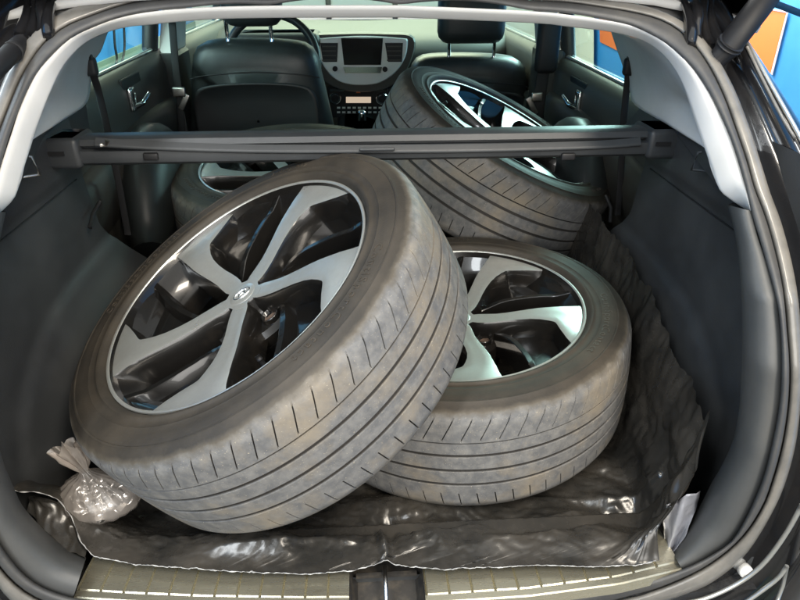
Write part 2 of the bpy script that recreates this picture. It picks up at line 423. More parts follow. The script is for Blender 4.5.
# seal: hollow rubber bead with a dark groove
b = MB()
b.grid([loop(L1, 0.022), loop(L1, 0.0), loop(mixp(L1, L2, 0.25), -0.012), loop(mixp(L1, L2, 0.6), -0.014), loop(mixp(L1, L2, 0.88), -0.004), loop(L2, 0.012)], close_v=True)
cpart(b, 'boot_seal', M['rubber'])
b = MB()
b.grid([loop(L2, 0.0125), loop(mixp(L2, L3, 0.12), -0.002), loop(mixp(L2, L3, 0.35), -0.006), loop(mixp(L2, L3, 0.8), -0.005), loop(mixp(L2, L3, 0.97), -0.001), loop(L3, 0.012)], close_v=True)
cpart(b, 'opening_flange', M['flange'])
b = MB()
b.grid([loop(L3, 0.010), loop(mixp(L3, L4, 0.10), 0.035), loop(mixp(L3, L4, 0.42), 0.045), loop(mixp(L3, L4, 0.55), 0.005), loop(mixp(L3, L4, 0.85), -0.01), loop(mixp(L3, L4, 0.98), 0.002), loop(L4, 0.05), loop(L4, 0.25)], close_v=True)
cpart(b, 'rear_body_frame', M['paint'])

# bright drip edges along the right quarter panel
for name, a_, w_, col, off in (('drip_rail', [(741, 34), (752, 51), (775, 92), (792, 122), (806, 148)], 0.0032, M['metal_edge'], -0.012),
                               ('drip_rail', [(747, 47), (762, 78), (782, 117), (795, 138)], 0.0022, M['flange'], -0.012)):
    b = MB(); P = [at_g(x, y, off) for x, y in smooth_poly(a_, 20)]; b.tube(P, w_, 8); cpart(b, name, col)

# ---- pale headliner rim and pillar trims
J1R = [(400, 17.5), (530, 23), (570, 27), (611, 32), (641, 40), (660, 52), (675, 70), (686, 92), (695, 118), (705, 148), (712, 168), (719, 189), (731, 200), (751, 213)]
J1L = [(400, 17.5), (270, 18), (202, 20), (148, 25), (128, 27), (108, 32), (88, 41), (74, 53), (61, 70), (48, 98), (38, 124), (32, 140), (28, 155), (21, 177), (15, 197), (0, 213)]
KR = [(400, 5), (530, 11), (570, 15), (600, 19), (631, 25), (650, 33), (665, 42), (680, 54), (692, 67), (703, 82), (712, 98), (731, 140), (746, 189), (751, 212)]
KL = [(400, 5), (270, 5.5), (189, 8), (140, 13), (114, 19), (91, 28), (70, 38), (47, 60), (35, 75), (21, 105), (12, 132), (0, 169), (-5, 190), (-9, 213)]
for Kc, Jc in ((KR, J1R), (KL, J1L)):
    k_, j_ = smooth_poly(Kc, 70), smooth_poly(Jc, 70)
    b = MB()
    rows = [[at_g(*p, 0.004) for p in k_]]
    for t, off in ((0.06, 0.001), (0.14, 0.003), (0.4, 0.016), (0.7, 0.034), (0.9, 0.047), (0.97, 0.052), (1.0, 0.058)):
        rows.append([at_g(*mixp(p, q, t), off) for p, q in zip(k_, j_)])
    rows.append([at_g(*q, 0.055) + A([0, 0.02, 0.012]) for q in j_])
    b.grid(rows); cpart(b, 'headliner_rim', M['pillar'])


def pillar_panel(edge, inner, sx):
    e = smooth_poly(edge, 34); i_ = smooth_poly(inner, 34)
    E3 = A([at_g(*p, 0.056) for p in e]); I3 = A([at_x(*p, sx * x_) for p, x_ in zip(i_, np.interp(np.linspace(0, 1, 34), [0, 0.35, 0.62, 1], [0.60, 0.62, 0.60, 0.565]))])
    rows = []
    for t in np.linspace(0, 1, 16):
        P = E3 + (I3 - E3) * t
        dent = 0.030 * math.sin(math.pi * t) ** 1.3
        P = P + A([sx * dent, 0, 0])
        s_ = np.linspace(0, 1, 34)[:, None]
        P = P + A([[sx * 0.016, 0.0, 0]]) * (np.exp(-((s_ - 0.62) / 0.12) ** 2 - ((t - 0.5) / 0.2) ** 2))
        rows.append(P)
    rows.append(I3 + A([sx * 0.016, 0.01, 0]))
    b = MB(); b.grid(rows); return cpart(b, 'pillar_trim', M['pillar'])


pillar_panel([(611, 32), (641, 40), (660, 52), (675, 70), (686, 92), (695, 118), (705, 148)], [(611, 32), (617, 50), (623, 67), (629, 88), (635, 105), (668, 125), (705, 148)], 1)
pillar_panel([(108, 32), (88, 41), (74, 53), (61, 70), (48, 98), (38, 124), (32, 140)], [(108, 32), (101, 51), (94, 62), (91, 84), (86, 104), (62, 121), (32, 140)], -1)

# ---- grey plastic lip inside the seal, ending at the sill plate
LR = [(751, 211), (757, 235), (765, 259), (772, 283), (777, 301), (781, 340), (781.5, 369), (780, 400), (772, 444), (763, 479), (754, 501), (746, 518), (732, 542), (718, 551), (695, 564), (682, 569)]
IR = [(728, 205), (735, 235), (739, 262), (741, 290), (742, 318), (742, 350), (741, 380), (739, 410), (733, 440), (722, 465), (712, 482), (703, 500), (692, 520), (684, 532), (676, 543), (671, 550)]
LL = [(-9, 212), (-22, 260), (-32, 310), (-38, 369), (-37, 420), (-25, 480), (-10, 525), (0, 545), (17, 568), (35, 584), (56, 593), (73, 598)]
IL = [(6, 212), (-4, 260), (-10, 310), (-12, 370), (-8, 420), (3, 460), (15, 490), (22, 505), (37, 523), (55, 541), (70, 552), (86, 558)]
for o_, i_ in ((LR, IR), (LL, IL)):
    p_, q_ = smooth_poly(o_, 60), smooth_poly(i_, 60); b = MB()
    rows = [[at_g(*p, off0) for p in p_] for off0 in (0.014, 0.001)]
    for t, off in ((0.2, -0.002), (0.45, 0.006), (0.7, 0.022), (0.88, 0.045), (1.0, 0.075)):
        rows.append([at_g(*mixp(p, q, t), off) for p, q in zip(p_, q_)])
    last = A(rows[-1]); sx = np.sign(last[:, 0:1])
    rows.append(last + np.hstack([sx * 0.02, 0 * sx + 0.02, 0 * sx - 0.003])); rows.append(last + np.hstack([sx * 0.14, 0 * sx + 0.03, 0 * sx - 0.01]))
    b.grid(rows); cpart(b, 'boot_lip_trim', M['lip'])

# ---- boot side walls with the wheel house bulge
def ss(x): x = np.clip(x, 0, 1); return x * x * (3 - 2 * x)


for sx in (-1, 1):
    ys = np.linspace(0.03, 0.98, 80); zs = np.linspace(-0.09, 0.62, 66)
    S_, Z = np.meshgrid((ys - 0.03) / 0.95, zs, indexing='ij')
    Y = 0.03 + S_ * (np.interp(Z, [-0.09, 0.05, 0.18, 0.33, 0.47, 0.62], [0.98, 0.95, 0.86, 0.72, 0.69, 0.66]) - 0.03)
    X = 0.612 + 0 * Y
    cy, cz, ry, rz = (0.66, -0.09, 0.50, 0.385)
    d = (np.abs((Y - cy) / ry) ** 3 + np.abs((Z - cz) / rz) ** 3) ** (1 / 3)
    X -= 0.085 * ss((1.0 - d) / 0.62) + 0.008 * ss((1.0 - d) / 0.06)
    X -= 0.010 * ss((Z - 0.46) / 0.03)                      # raised rail under the cover
    b = MB(); b.grid(np.stack([sx * X, Y, Z], -1)); cpart(b, 'boot_side_trim', M['trim'])
    b = MB()
    for zz_, ya, yb_ in ((0.455, 0.12, 0.66), (0.36, 0.10, 0.14)):
        P = []
        for y_ in np.linspace(ya, yb_, 30):
            k_ = np.argmin(np.abs(Z[0] - zz_)); P.append((sx * (np.interp(y_, Y[:, k_], X[:, k_]) - 0.0004), y_, zz_))
        b.tube(P, 0.0016, 6)
    cpart(b, 'panel_joint', M['black'])
    # ledge and cover socket above the rail
    b = MB()
    px = [(32, 140), (86, 104), (90, 131), (46, 133)] if sx < 0 else [(705, 148), (640, 108), (622, 128), (676, 133)]
    P = A([at_x(*p, sx * x_) for p, x_ in zip(px, (0.575, 0.618, 0.625, 0.60))])
    P = np.vstack([P, at_x(*((18, 188) if sx < 0 else (717, 186)), sx * 0.572)[None]])
    b.prism(P, 0.05, (sx, 0, 0)); cpart(b, 'rail_trim', M['trim'])
    b = MB(); h = at_x(*((28, 168) if sx < 0 else (702, 163)), sx * 0.585)
    b.tube([h + A(q) for q in ((sx * 0.02, 0, 0.022), (-sx * 0.012, 0, 0.02), (-sx * 0.016, 0, -0.012), (sx * 0.02, 0, -0.016))], 0.0028, 8)
    cpart(b, 'bag_hook', M['trim'] if sx > 0 else M['steel'])
for sx, px in ((1, [(606, 196), (611, 208), (610, 222)]), (-1, [(100, 202), (93, 214), (90, 228)])):
    b = MB(); P = [at_x(x, y, sx * 0.595) for x, y in px]; b.tube(P, 0.0045, 8); cpart(b, 'tie_down', M['black'])
# torn clip on the right lip
b = MB(); c = at_g(758, 262, 0.03)
b.rbox(c, A([0.016, 0.008, 0.018]), 0.006)
cpart(b, 'trim_clip', M['black'])

# ---- boot floor and folded rear seats
b = MB(); b.grid([[(x, y, -0.062) for y in (0.0, 0.5, 0.9)] for x in (-0.62, 0.62)][::-1]); cpart(b, 'boot_floor', M['carpet'])
b = MB(); b.grid([[(x, 0.03, z) for x in (-0.62, 0.62)] for z in (-0.02, -0.07)]); cpart(b, 'sill_riser', M['trim'])
for x0, x1 in ((-0.60, 0.09), (0.10, 0.60)):
    b = MB(); b.rbox(((x0 + x1) / 2, 1.24, -0.005), A([(x1 - x0) / 2, 0.36, 0.05]), 0.03); cpart(b, 'folded_seat_back', M['carpet'])
b = MB(); b.rbox((0, 1.66, -0.16), A([0.62, 0.16, 0.10]), 0.04); cpart(b, 'rear_seat_cushion', M['leather'])
b = MB(); b.grid([[(x, y, -0.32) for y in (0.85, 3.2)] for x in (-0.72, 0.72)][::-1]); cpart(b, 'cabin_floor', M['carpet'])
for sx in (-1, 1):
    b = MB(); P = []
    for t in np.linspace(0, 1, 12):
        P.append((sx * (0.60 + 0.03 * math.sin(t * 3)), 0.98 + 0.42 * t, 0.10 + 0.30 * math.sin(0.5 + 1.9 * t) - 0.10))
    b.tube(P, [0.05 + 0.035 * math.sin(math.pi * t) for t in np.linspace(0, 1, 12)], 14, flat=1.7); cpart(b, 'seat_bolster', M['leather'])

# ---- sill plates with ribs, latch well and striker
def sill_row(u):                                   # u along the sill, photo x
    front = (u, np.interp(u, [60, 73, 130, 200, 300, 385, 440, 530, 620, 690], [599, 597.5, 601, 604, 605.5, 605, 602, 596, 584, 567]))
    return front


for u0, u1 in ((73.5, 349), (426, 682)):
    us = []; n = int((u1 - u0) / 22); pitch = (u1 - u0) / n
    for k in range(n):
        us += [u0 + pitch * (k + f_) for f_ in (0, 0.06, 0.12, 0.5, 0.94)]
    us.append(u1)
    rows = []
    for q, u in enumerate(us):
        fx, fy = sill_row(u); p = at_z(fx, fy, 0.0); groove = 0.0042 if q % 5 in (1,) else 0.0
        y0 = p[1] + 0.002; cols = []
        for dy, dz in ((-0.004, -0.02), (-0.002, -0.002), (0.0, 0.0), (0.010, 0.001), (0.012, 0.0028), (0.022, 0.0033), (0.045, 0.0036), (0.085, 0.002), (0.10, -0.012)):
            gg = groove if 0.011 < dy < 0.09 else 0
            cols.append((p[0] * (1 - 0.12 * dy), y0 + dy, dz - gg))
        rows.append(cols)
    b = MB(); b.grid(rows); cpart(b, 'sill_plate', M['sill'], sharp=30)
b = MB()
pl, pr = at_z(349.5, 590, 0.0), at_z(425.5, 590, 0.0)
x0, x1 = pl[0], pr[0]; y0 = -0.03; y1 = 0.09
b.grid([[(x0, y0, 0.002), (x0, y1, 0.002)], [(x0 + 0.004, y0, -0.03), (x0 + 0.004, y1, -0.012)], [(x0 + 0.012, y0, -0.045), (x0 + 0.012, y1, -0.02)], [(x1 - 0.012, y0, -0.045), (x1 - 0.012, y1, -0.02)], [(x1 - 0.004, y0, -0.03), (x1 - 0.004, y1, -0.012)], [(x1, y0, 0.002), (x1, y1, 0.002)]])
b.box(((x0 + x1) / 2, 0.026, -0.012), (x1 - x0 - 0.02, 0.006, 0.006))
w = cpart(b, 'latch_well', M['latch'], sharp=30)
b = MB(); c = A([0.0, 0.0, -0.01])
b.tube([(0.001, -0.02, -0.03), (0.001, -0.014, 0.0), (0.001, 0.028, 0.003), (0.001, 0.04, -0.02)], 0.0034, 10); cpart(b, 'latch_striker', M['steel'], w)

# ---- lower right bumper corner, rubber stop and bright seam
b = MB(); c = at_g(747, 573, 0.01)
pr_ = [(0.0, -0.016), (0.010, -0.016), (0.0115, -0.013), (0.0115, -0.002), (0.010, 0.0), (0.006, 0.0), (0.005, 0.004), (0.0, 0.0045)]
th = np.linspace(0, 2 * math.pi, 20, endpoint=False)
nrm = A([-0.15, -0.93, 0.35]); nrm /= np.linalg.norm(nrm); ux = np.cross(nrm, (0, 0, 1)); ux /= np.linalg.norm(ux); uy = np.cross(nrm, ux)
b.grid([[c + r_ * (math.cos(t) * ux + math.sin(t) * uy) + nrm * z_ for r_, z_ in pr_] for t in th], close_u=True); cpart(b, 'bump_stop', M['white'])
b = MB(); b.tube([at_g(x, y, -0.014) for x, y in smooth_poly([(660, 606), (700, 600), (735, 585), (762, 565), (785, 535), (802, 505)], 26)], 0.0036, 8); cpart(b, 'bumper_seam', M['metal_edge'])
b = MB(); b.tube([at_g(x, y, -0.02) for x, y in smooth_poly([(740, 606), (760, 592), (778, 578), (787, 566)], 14)], 0.0034, 8)
b.tube([at_g(x, y, -0.02) for x, y in [(787, 566), (783, 585), (776, 604)]], 0.003, 8); cpart(b, 'bumper_seam', M['metal_edge'])

# ---- gas struts and hinge covers at the top corners
for pts, r_ in (([(712, 66), (727, 48), (760, 6), (800, -48), (840, -100)], 0.0195), ([(24, 38), (14, 50), (-10, 74), (-50, 110)], 0.013)):
    P = [at_g(x, y, 0.03 - 0.06 * k) for k, (x, y) in enumerate(pts)]
    b = MB(); b.tube(P, [r_ * 0.75] + [r_] * (len(P) - 1), 18); s_ = cpart(b, 'gas_strut', M['strut'])
    b = MB(); d_ = P[1] - P[0]; d_ /= np.linalg.norm(d_); b.tube([P[1] + d_ * 0.004, P[1] + d_ * 0.010], r_ * 1.06, 18); cpart(b, 'strut_collar', M['black'], s_)
for base, sg in (((703, 22), 1), ((36, 14), -1)):
    b = MB()
    for k in range(4):
        P = [at_g(base[0] + sg * (-20 + 9 * k + 10 * t + 3 * math.sin(4 * t + k)), base[1] - 22 + 46 * t + 4 * math.sin(3 * t + k * 2), 0.0 - 0.012 * math.sin(3 * t + k)) for t in np.linspace(0, 1, 10)]
        b.tube(P, [0.006 + 0.004 * math.sin(2.5 * t + k) ** 2 for t in np.linspace(0, 1, 10)], 10)
    cpart(b, 'hinge_sleeve', M['paint'])

# ---- outer shell: sides, roof, windscreen, pillars
for sx in (-1, 1):
    b = MB()
    b.grid([[(sx * x, y, z) for x, z in ((0.80, -0.55), (0.86, -0.2), (0.84, 0.3), (0.77, 0.515 if sx > 0 else 0.55), (0.742, 0.53 if sx > 0 else 0.564))] for y in (0.15, 0.9, 1.8, 2.9, 3.9)])
    b.grid([[(sx * 0.655, y, 0.56), (sx * 0.655, y, 0.72), (sx * 0.625, y, 0.90)] for y in (0.47, 0.55, 0.70)])
    cpart(b, 'body_side', M['paint'])
ysr = [0.46, 0.9, 1.5, 2.1, 2.5]; zsr = [0.815, 0.875, 0.905, 0.90, 0.86]
b = MB(); b.grid([[(x, y, z - 0.10 * (x / 0.66) ** 4 * 0.6 + k) for x in np.linspace(-0.66, 0.66, 15)] for y, z in zip(ysr, zsr) for k in (0,)])
cpart(b, 'headliner', M['pillar'], thick=0.012)
b = MB(); b.grid([[(x * 1.02, y, z + 0.035 - 0.06 * (x / 0.66) ** 4) for x in np.linspace(-0.68, 0.68, 15)] for y, z in zip([0.40] + ysr[1:], zsr)])
cpart(b, 'roof', M['paint'], thick=0.01)
b = MB(); b.grid([[(x, y, z) for x in np.linspace(-0.66, 0.66, 7)] for y, z in ((2.5, 0.87), (2.95, 0.72), (3.32, 0.555))]); cpart(b, 'windscreen', M['glass'])
b = MB(); b.grid([[(x, y, z) for x in np.linspace(-0.8, 0.8, 7)] for y, z in ((3.32, 0.53), (3.5, 0.50), (4.2, 0.42), (4.35, 0.2))]); cpart(b, 'bonnet', M['paint'], thick=0.01)
for sx in (-1, 1):
    b = MB(); b.tube([(sx * 0.66, 2.48, 0.88), (sx * 0.69, 2.9, 0.74), (sx * 0.71, 3.3, 0.57)], 0.032, 10); cpart(b, 'windscreen_pillar', M['pillar'])

# ---- doors
def door(sx, win, sill_px, y0, y1):
    """win: three photo points of the window's lower edge; door card lies on x = 0.70"""
    X = sx * 0.70
    b = MB()
    ys = np.linspace(y0, y1, 24); zs = np.linspace(-0.25, 1, 18)
    top = lambda y: (0.572 if sx < 0 else 0.538) - 0.008 * max(0, y - 1.9)
    rows = []
    for y in ys:
        zt = top(y); col = []
        for t in np.linspace(0, 1, 20):
            z = -0.25 + (zt + 0.25) * t
            x = 0.70 - 0.018 * ss((t - 0.72) / 0.06) * ss((0.99 - t) / 0.05)
            col.append((sx * x, y, z))
        col.append((sx * 0.735, y, zt + 0.004)); rows.append(col)
    b.grid(rows)
    d_ = cpart(b, 'door', M['doorcard'])
    b = MB(); rows = []
    for y in ys:                                           # padded armrest insert
        u = (y - y0) / (y1 - y0); zt = 0.385 + 0.045 * math.sin(u * 2.2) if y0 < 1.5 else 0.36 + 0.03 * u
        rows.append([(sx * 0.699, y, zt + 0.006), (sx * 0.668, y, zt), (sx * 0.655, y, zt - 0.02), (sx * 0.655, y, zt - 0.07), (sx * 0.672, y, zt - 0.13), (sx * 0.699, y, zt - 0.2)])
    b.grid(rows); cpart(b, 'armrest', M['doorcard'], d_)
    b = MB(); rows = [[(sx * 0.738, y, top(y) - 0.01) for y in (y0, y1)], [(sx * 0.66, y, 0.90) for y in (y0, y1)]]
    b.grid(rows); cpart(b, 'window', M['glass'], d_)
    b = MB(); b.tube([(sx * 0.725, y, top(y) + 0.006) for y in np.linspace(y0, y1, 8)], 0.006, 8); cpart(b, 'window_strip', M['metal_edge'], d_)
    b = MB(); b.tube([(sx * 0.735, y1 - 0.015, top(y1)), (sx * 0.665, y1 - 0.05, 0.88)], 0.026, 8); b.tube([(sx * 0.735, y0 + (0.23 if y0 < 1 else 0), top(y0)), (sx * 0.67, y0 + (0.26 if y0 < 1 else 0.03), 0.89)], 0.012, 8)
    b.tube([(sx * 0.665, y0, 0.885), (sx * 0.665, y1, 0.885)], 0.025, 8)
    cpart(b, 'window_frame', M['black'], d_)
    return d_


for sx, hp in ((-1, (133, 97)), (1, (577, 99))):
    d_ = door(sx, None, None, 0.70, 1.74)
    h = at_x(*hp, sx * 0.685)
    b = MB(); b.rbox(h + A([sx * 0.004, 0.01, 0.01]), A([0.006, 0.085, 0.05]), 0.005); cpart(b, 'handle_recess', M['black'], d_)
    b = MB(); b.rbox(h + A([-sx * 0.008, -0.035, 0.0]), A([0.008, 0.020, 0.034]), 0.007)
    b.tube([h + A([-sx * 0.010, -0.04, -0.022]), h + A([-sx * 0.024, 0.0, -0.018]), h + A([-sx * 0.030, 0.055, 0.0])], [0.009, 0.008, 0.006], 10)
    cpart(b, 'door_handle', M['chrome'], d_)
    d2 = door(sx, None, None, 1.95, 2.95)
    # centre pillar: pale upper, black lower
    b = MB(); b.prism([(sx * 0.655, 1.72, 0.56), (sx * 0.655, 1.90, 0.56), (sx * 0.60, 1.90, 0.90), (sx * 0.60, 1.80, 0.90)], 0.05, (sx, 0, 0), bev=0.06); cpart(b, 'pillar_trim', M['pillar'])
    b = MB(); b.prism([(sx * 0.645, 1.68, -0.3), (sx * 0.645, 1.93, -0.3), (sx * 0.645, 1.90, 0.30), (sx * 0.645, 1.90, 0.565), (sx * 0.645, 1.70, 0.565), (sx * 0.645, 1.70, 0.30)], 0.07, (sx, 0, 0), bev=0.03); cpart(b, 'pillar_trim', M['leather'])

# ---- front seats
def seat(outline, y, thick, hr, posts, label):
    o2 = smooth_poly(outline, 60, closed=True)
    P = A([at_y(px, py, y) for px, py in o2]); c = P.mean(0)
    # recline: lean the back as it rises
    def lean(Q): Q = Q.copy(); Q[:, 1] -= 0.10 * (Q[:, 2] - 0.3); return Q
    b = MB(); rows = []
    for t, dy in ((0.45, 0.0), (0.70, 0.004), (0.84, 0.013), (0.92, 0.025), (0.97, 0.042), (1.0, 0.075), (1.0, thick - 0.03), (0.97, thick - 0.008), (0.92, thick)):
        rows.append(lean(c + (P - c) * t + A([0, dy, 0])))
    k0 = len(b.v); b.grid(rows, close_v=True); n = len(P)
    for k, q in ((k0, 1), (k0 + 8 * n, 0)):
        f = tuple(range(k, k + n)); b.f.append(f[::-1] if q else f); b.mi.append(0); b.sm.append(True)
    s_ = cpart(b, 'front_seat', M['leather'], label=label)
    # seam and map-pocket panel on the back
    b = MB(); zz = P[:, 2]; zt = zz.max(); nu_ = (zz > zt - 0.32) & (zz < zt - 0.10); x0_, x1_ = P[nu_, 0].min(), P[nu_, 0].max(); w_ = x1_ - x0_
    pan = [(x0_ + 0.08 * w_, 0, zt - 0.52), (x0_ + 0.08 * w_, 0, zt - 0.28), (x0_ + 0.10 * w_, 0, zt - 0.175), (x0_ + 0.20 * w_, 0, zt - 0.142), (x0_ + 0.5 * w_, 0, zt - 0.132), (x0_ + 0.80 * w_, 0, zt - 0.142), (x0_ + 0.90 * w_, 0, zt - 0.175), (x0_ + 0.92 * w_, 0, zt - 0.28), (x0_ + 0.92 * w_, 0, zt - 0.52)]
    pp = smooth_poly(pan, 50); pp[:, 1] = y - 0.012
    pc = pp.mean(0); b.grid([lean(pp), lean(pc + (pp - pc) * 0.97 + A([0, -0.010, 0])), lean(pc + (pp - pc) * 0.93 + A([0, -0.004, 0])), lean(pc + (pp - pc) * 0.5 + A([0, 0.002, 0])), lean(pc + (pp - pc) * 0.02 + A([0, 0.003, 0]))], close_v=True)
    cpart(b, 'back_panel', M['seatpanel'], s_)
    nb_ = np.abs(P[:, 2] - (zt - 0.10)) < 0.05; xa_, xb_ = P[nb_, 0].min() + 0.03, P[nb_, 0].max() - 0.03
    b = MB(); q = smooth_poly([(xa_ - 0.02, y + 0.022, zt - 0.125), (xa_ + 0.06 * w_, y + 0.006, zt - 0.112), (x0_ + 0.5 * w_, y + 0.003, zt - 0.10), (xb_ - 0.06 * w_, y + 0.006, zt - 0.112), (xb_ + 0.02, y + 0.022, zt - 0.125)], 30)
    b.tube(lean(q), 0.0022, 6); cpart(b, 'seam', M['black'], s_)
    (hx0, hy0), (hx1, hy1) = hr
    a1, a2 = at_y(hx0, hy0, y + 0.02), at_y(hx1, hy1, y + 0.02)
    cc = (a1 + a2) / 2; cc[2] = min(a1[2], a2[2]) + 0.10
    b = MB(); b.rbox(cc + A([0, 0.03, 0]), A([abs(a2[0] - a1[0]) / 2, 0.055, 0.10]), 0.045); cpart(b, 'headrest', M['leather'], s_)
    for pxy in posts:
        p = at_y(*pxy, y + 0.035); b = MB(); b.tube([p + A([0, 0, -0.09]), p + A([0, 0, 0.06])], 0.007, 10); cpart(b, 'headrest_post', M['chrome'], s_)
    return s_


seat([(189, 66), (193, 50), (206, 43), (240, 41), (280, 42), (305, 46), (316, 58), (320, 75), (326, 100), (334, 140), (338, 180), (260, 186), (184, 180), (186, 140), (187, 100)], 1.72, 0.16, ((222, 27), (283, 27)), [(227, 33), (271, 33)], 'driver seat back in black leather')
seat([(412, 75), (418, 62), (432, 57), (470, 56), (508, 58), (524, 64), (530, 78), (530, 110), (532, 160), (400, 160), (404, 120)], 2.02, 0.16, ((438, 44), (505, 44)), [(449, 50), (494, 50)], 'passenger seat back partly behind a wheel')

# ---- dashboard
b = MB()
pf = [(3.30, 0.535), (3.05, 0.545), (2.80, 0.545), (2.62, 0.535), (2.52, 0.515), (2.46, 0.48), (2.45, 0.43), (2.49, 0.38), (2.56, 0.33), (2.58, 0.22), (2.7, 0.0)]
xs = np.linspace(-0.72, 0.72, 41)
b.grid([[(x, y + 0.10 * abs(x / 0.72) ** 3 - 0.05 * math.exp(-(x / 0.2) ** 2), z + 0.018 * math.exp(-((x + 0.36) / 0.17) ** 4) * ss((y - 2.4) / 0.1) * ss((2.95 - y) / 0.2)) for y, z in pf] for x in xs])
dash = cpart(b, 'dashboard', M['dash'])
YD = 2.385


def flat(px, y, h=0.01, bev=0.0): return [at_y(x, yy, y) for x, yy in px]


def dpiece(name, px, y, h, m_, bev=0.02, parent=dash, closed_smooth=0):
    if closed_smooth: px = smooth_poly(px, closed_smooth, closed=True)
    b = MB(); b.prism(flat(px, y), h, (0, 1, 0), bev=bev); return cpart(b, name, m_, parent)


dpiece('centre_bezel', [(315, 40), (318, 38.5), (362, 36), (405, 38.5), (408, 41), (406, 56), (398, 70), (386, 80), (372, 85), (350, 85), (336, 80), (326, 70), (318, 55)], YD, 0.06, M['silver'], 0.03, closed_smooth=60)
dpiece('centre_hood', [(310, 37), (340, 33.5), (385, 33.5), (414, 37), (412, 60), (400, 80), (380, 91), (345, 91), (322, 80), (312, 58)], YD + 0.012, 0.08, M['dashdark'], 0.03, closed_smooth=60)
dpiece('screen', [(341, 38), (383, 38), (381, 65), (344, 65)], YD - 0.006, 0.012, M['screen'])
dpiece('button_row', [(343, 67), (382, 67), (381, 73), (345, 73)], YD - 0.005, 0.012, M['chrome'])
for q in ((320, 43, 338, 62), (385, 43, 403, 62)):
    v = dpiece('air_vent', [(q[0], q[1]), (q[2], q[1]), (q[2] - 1, q[3]), (q[0] + 3, q[3])], YD - 0.005, 0.012, M['black'])
    for k in range(4):
        yy = q[1] + 3 + k * 4.6; dpiece('vent_slat', [(q[0] + 2, yy), (q[2] - 2, yy), (q[2] - 2, yy + 1.1), (q[0] + 2, yy + 1.1)], YD - 0.009, 0.006, M['dashdark'], parent=v)
for q in ((335, 69), (385, 69.5)):
    dpiece('knob', [(q[0] + 2.6 * math.cos(t), q[1] + 2.6 * math.sin(t)) for t in np.linspace(0, 6.28, 16, endpoint=False)], YD - 0.012, 0.02, M['black'])
YH = 2.46
hv = dpiece('climate_panel', [(327, 88), (400, 88), (398, 118), (332, 118)], YH, 0.05, M['black'], 0.03)
dpiece('display', [(346, 97), (371, 97), (371, 103), (346, 103)], YH - 0.004, 0.008, M['display'], parent=dash)
for q in ((335, 98.5), (382, 99)):
    k_ = dpiece('climate_knob', [(q[0] + 6 * math.cos(t), q[1] + 6 * math.sin(t)) for t in np.linspace(0, 6.28, 20, endpoint=False)], YH - 0.012, 0.02, M['chrome'], 0.1)
    dpiece('knob_face', [(q[0] + 3.8 * math.cos(t), q[1] + 3.8 * math.sin(t)) for t in np.linspace(0, 6.28, 20, endpoint=False)], YH - 0.016, 0.006, M['black'], 0.1, parent=k_)
for k in range(9):
    for yy in (107, 111.5):
        x_ = 337 + k * 5.2
        dpiece('button', [(x_, yy), (x_ + 3.2, yy), (x_ + 3.2, yy + 1.7), (x_, yy + 1.7)], YH - 0.004, 0.008, M['silver'])
dpiece('trim_strip', [(330, 89), (344, 89), (344, 91.5), (330, 91.5)], YH - 0.005, 0.008, M['chrome'])
dpiece('trim_strip', [(373, 89), (387, 89), (387, 91.5), (373, 91.5)], YH - 0.005, 0.008, M['chrome'])
dpiece('warning_button', [(356, 93), (360.5, 93), (358.2, 89)], YH - 0.005, 0.008, M['orange'])
# console and gear lever
b = MB(); b.rbox((-0.01, 2.25, 0.02), A([0.12, 0.32, 0.17]), 0.04); cpart(b, 'centre_console', M['black'])
g0 = at_y(362, 119, 2.15)
b = MB(); b.tube([g0 + A([0, 0.0, -0.12]), g0], 0.008, 10); b.rbox(g0 + A([0, 0, 0.012]), A([0.018, 0.022, 0.028]), 0.014); cpart(b, 'gear_lever', M['chrome'])
# steering wheel
b = MB(); c0 = A([-0.375, 2.16, 0.475]); ax_u = A([1, 0, 0]); ax_v = A([0, 0.34, 0.94])
b.tube([c0 + 0.185 * (math.cos(t) * ax_u + math.sin(t) * ax_v) for t in np.linspace(0, 2 * math.pi, 49)], 0.017, 12, cap=False); sw = cpart(b, 'steering_wheel', M['leather'])
b = MB(); b.rbox(c0 + A([0, 0.02, 0]), A([0.07, 0.02, 0.06]), 0.02)
for t in (0.15, math.pi - 0.15, -math.pi / 2): b.tube([c0, c0 + 0.18 * (math.cos(t) * ax_u + math.sin(t) * ax_v)], 0.014, 8)
cpart(b, 'wheel_boss', M['black'], sw)
b = MB(); b.rbox((-0.375, 2.46, 0.525), A([0.19, 0.10, 0.035]), 0.03); cpart(b, 'instrument_hood', M['dashdark'], dash)

# ---- seat belts
def strap(pts, w_, name='seat_belt'):
    b = MB(); P = smooth_poly([A(p) for p in pts], 24)
    b.tube(P, w_, 10, flat=0.16, up=(0, 1, 0.0)); return cpart(b, name, M['belt'])


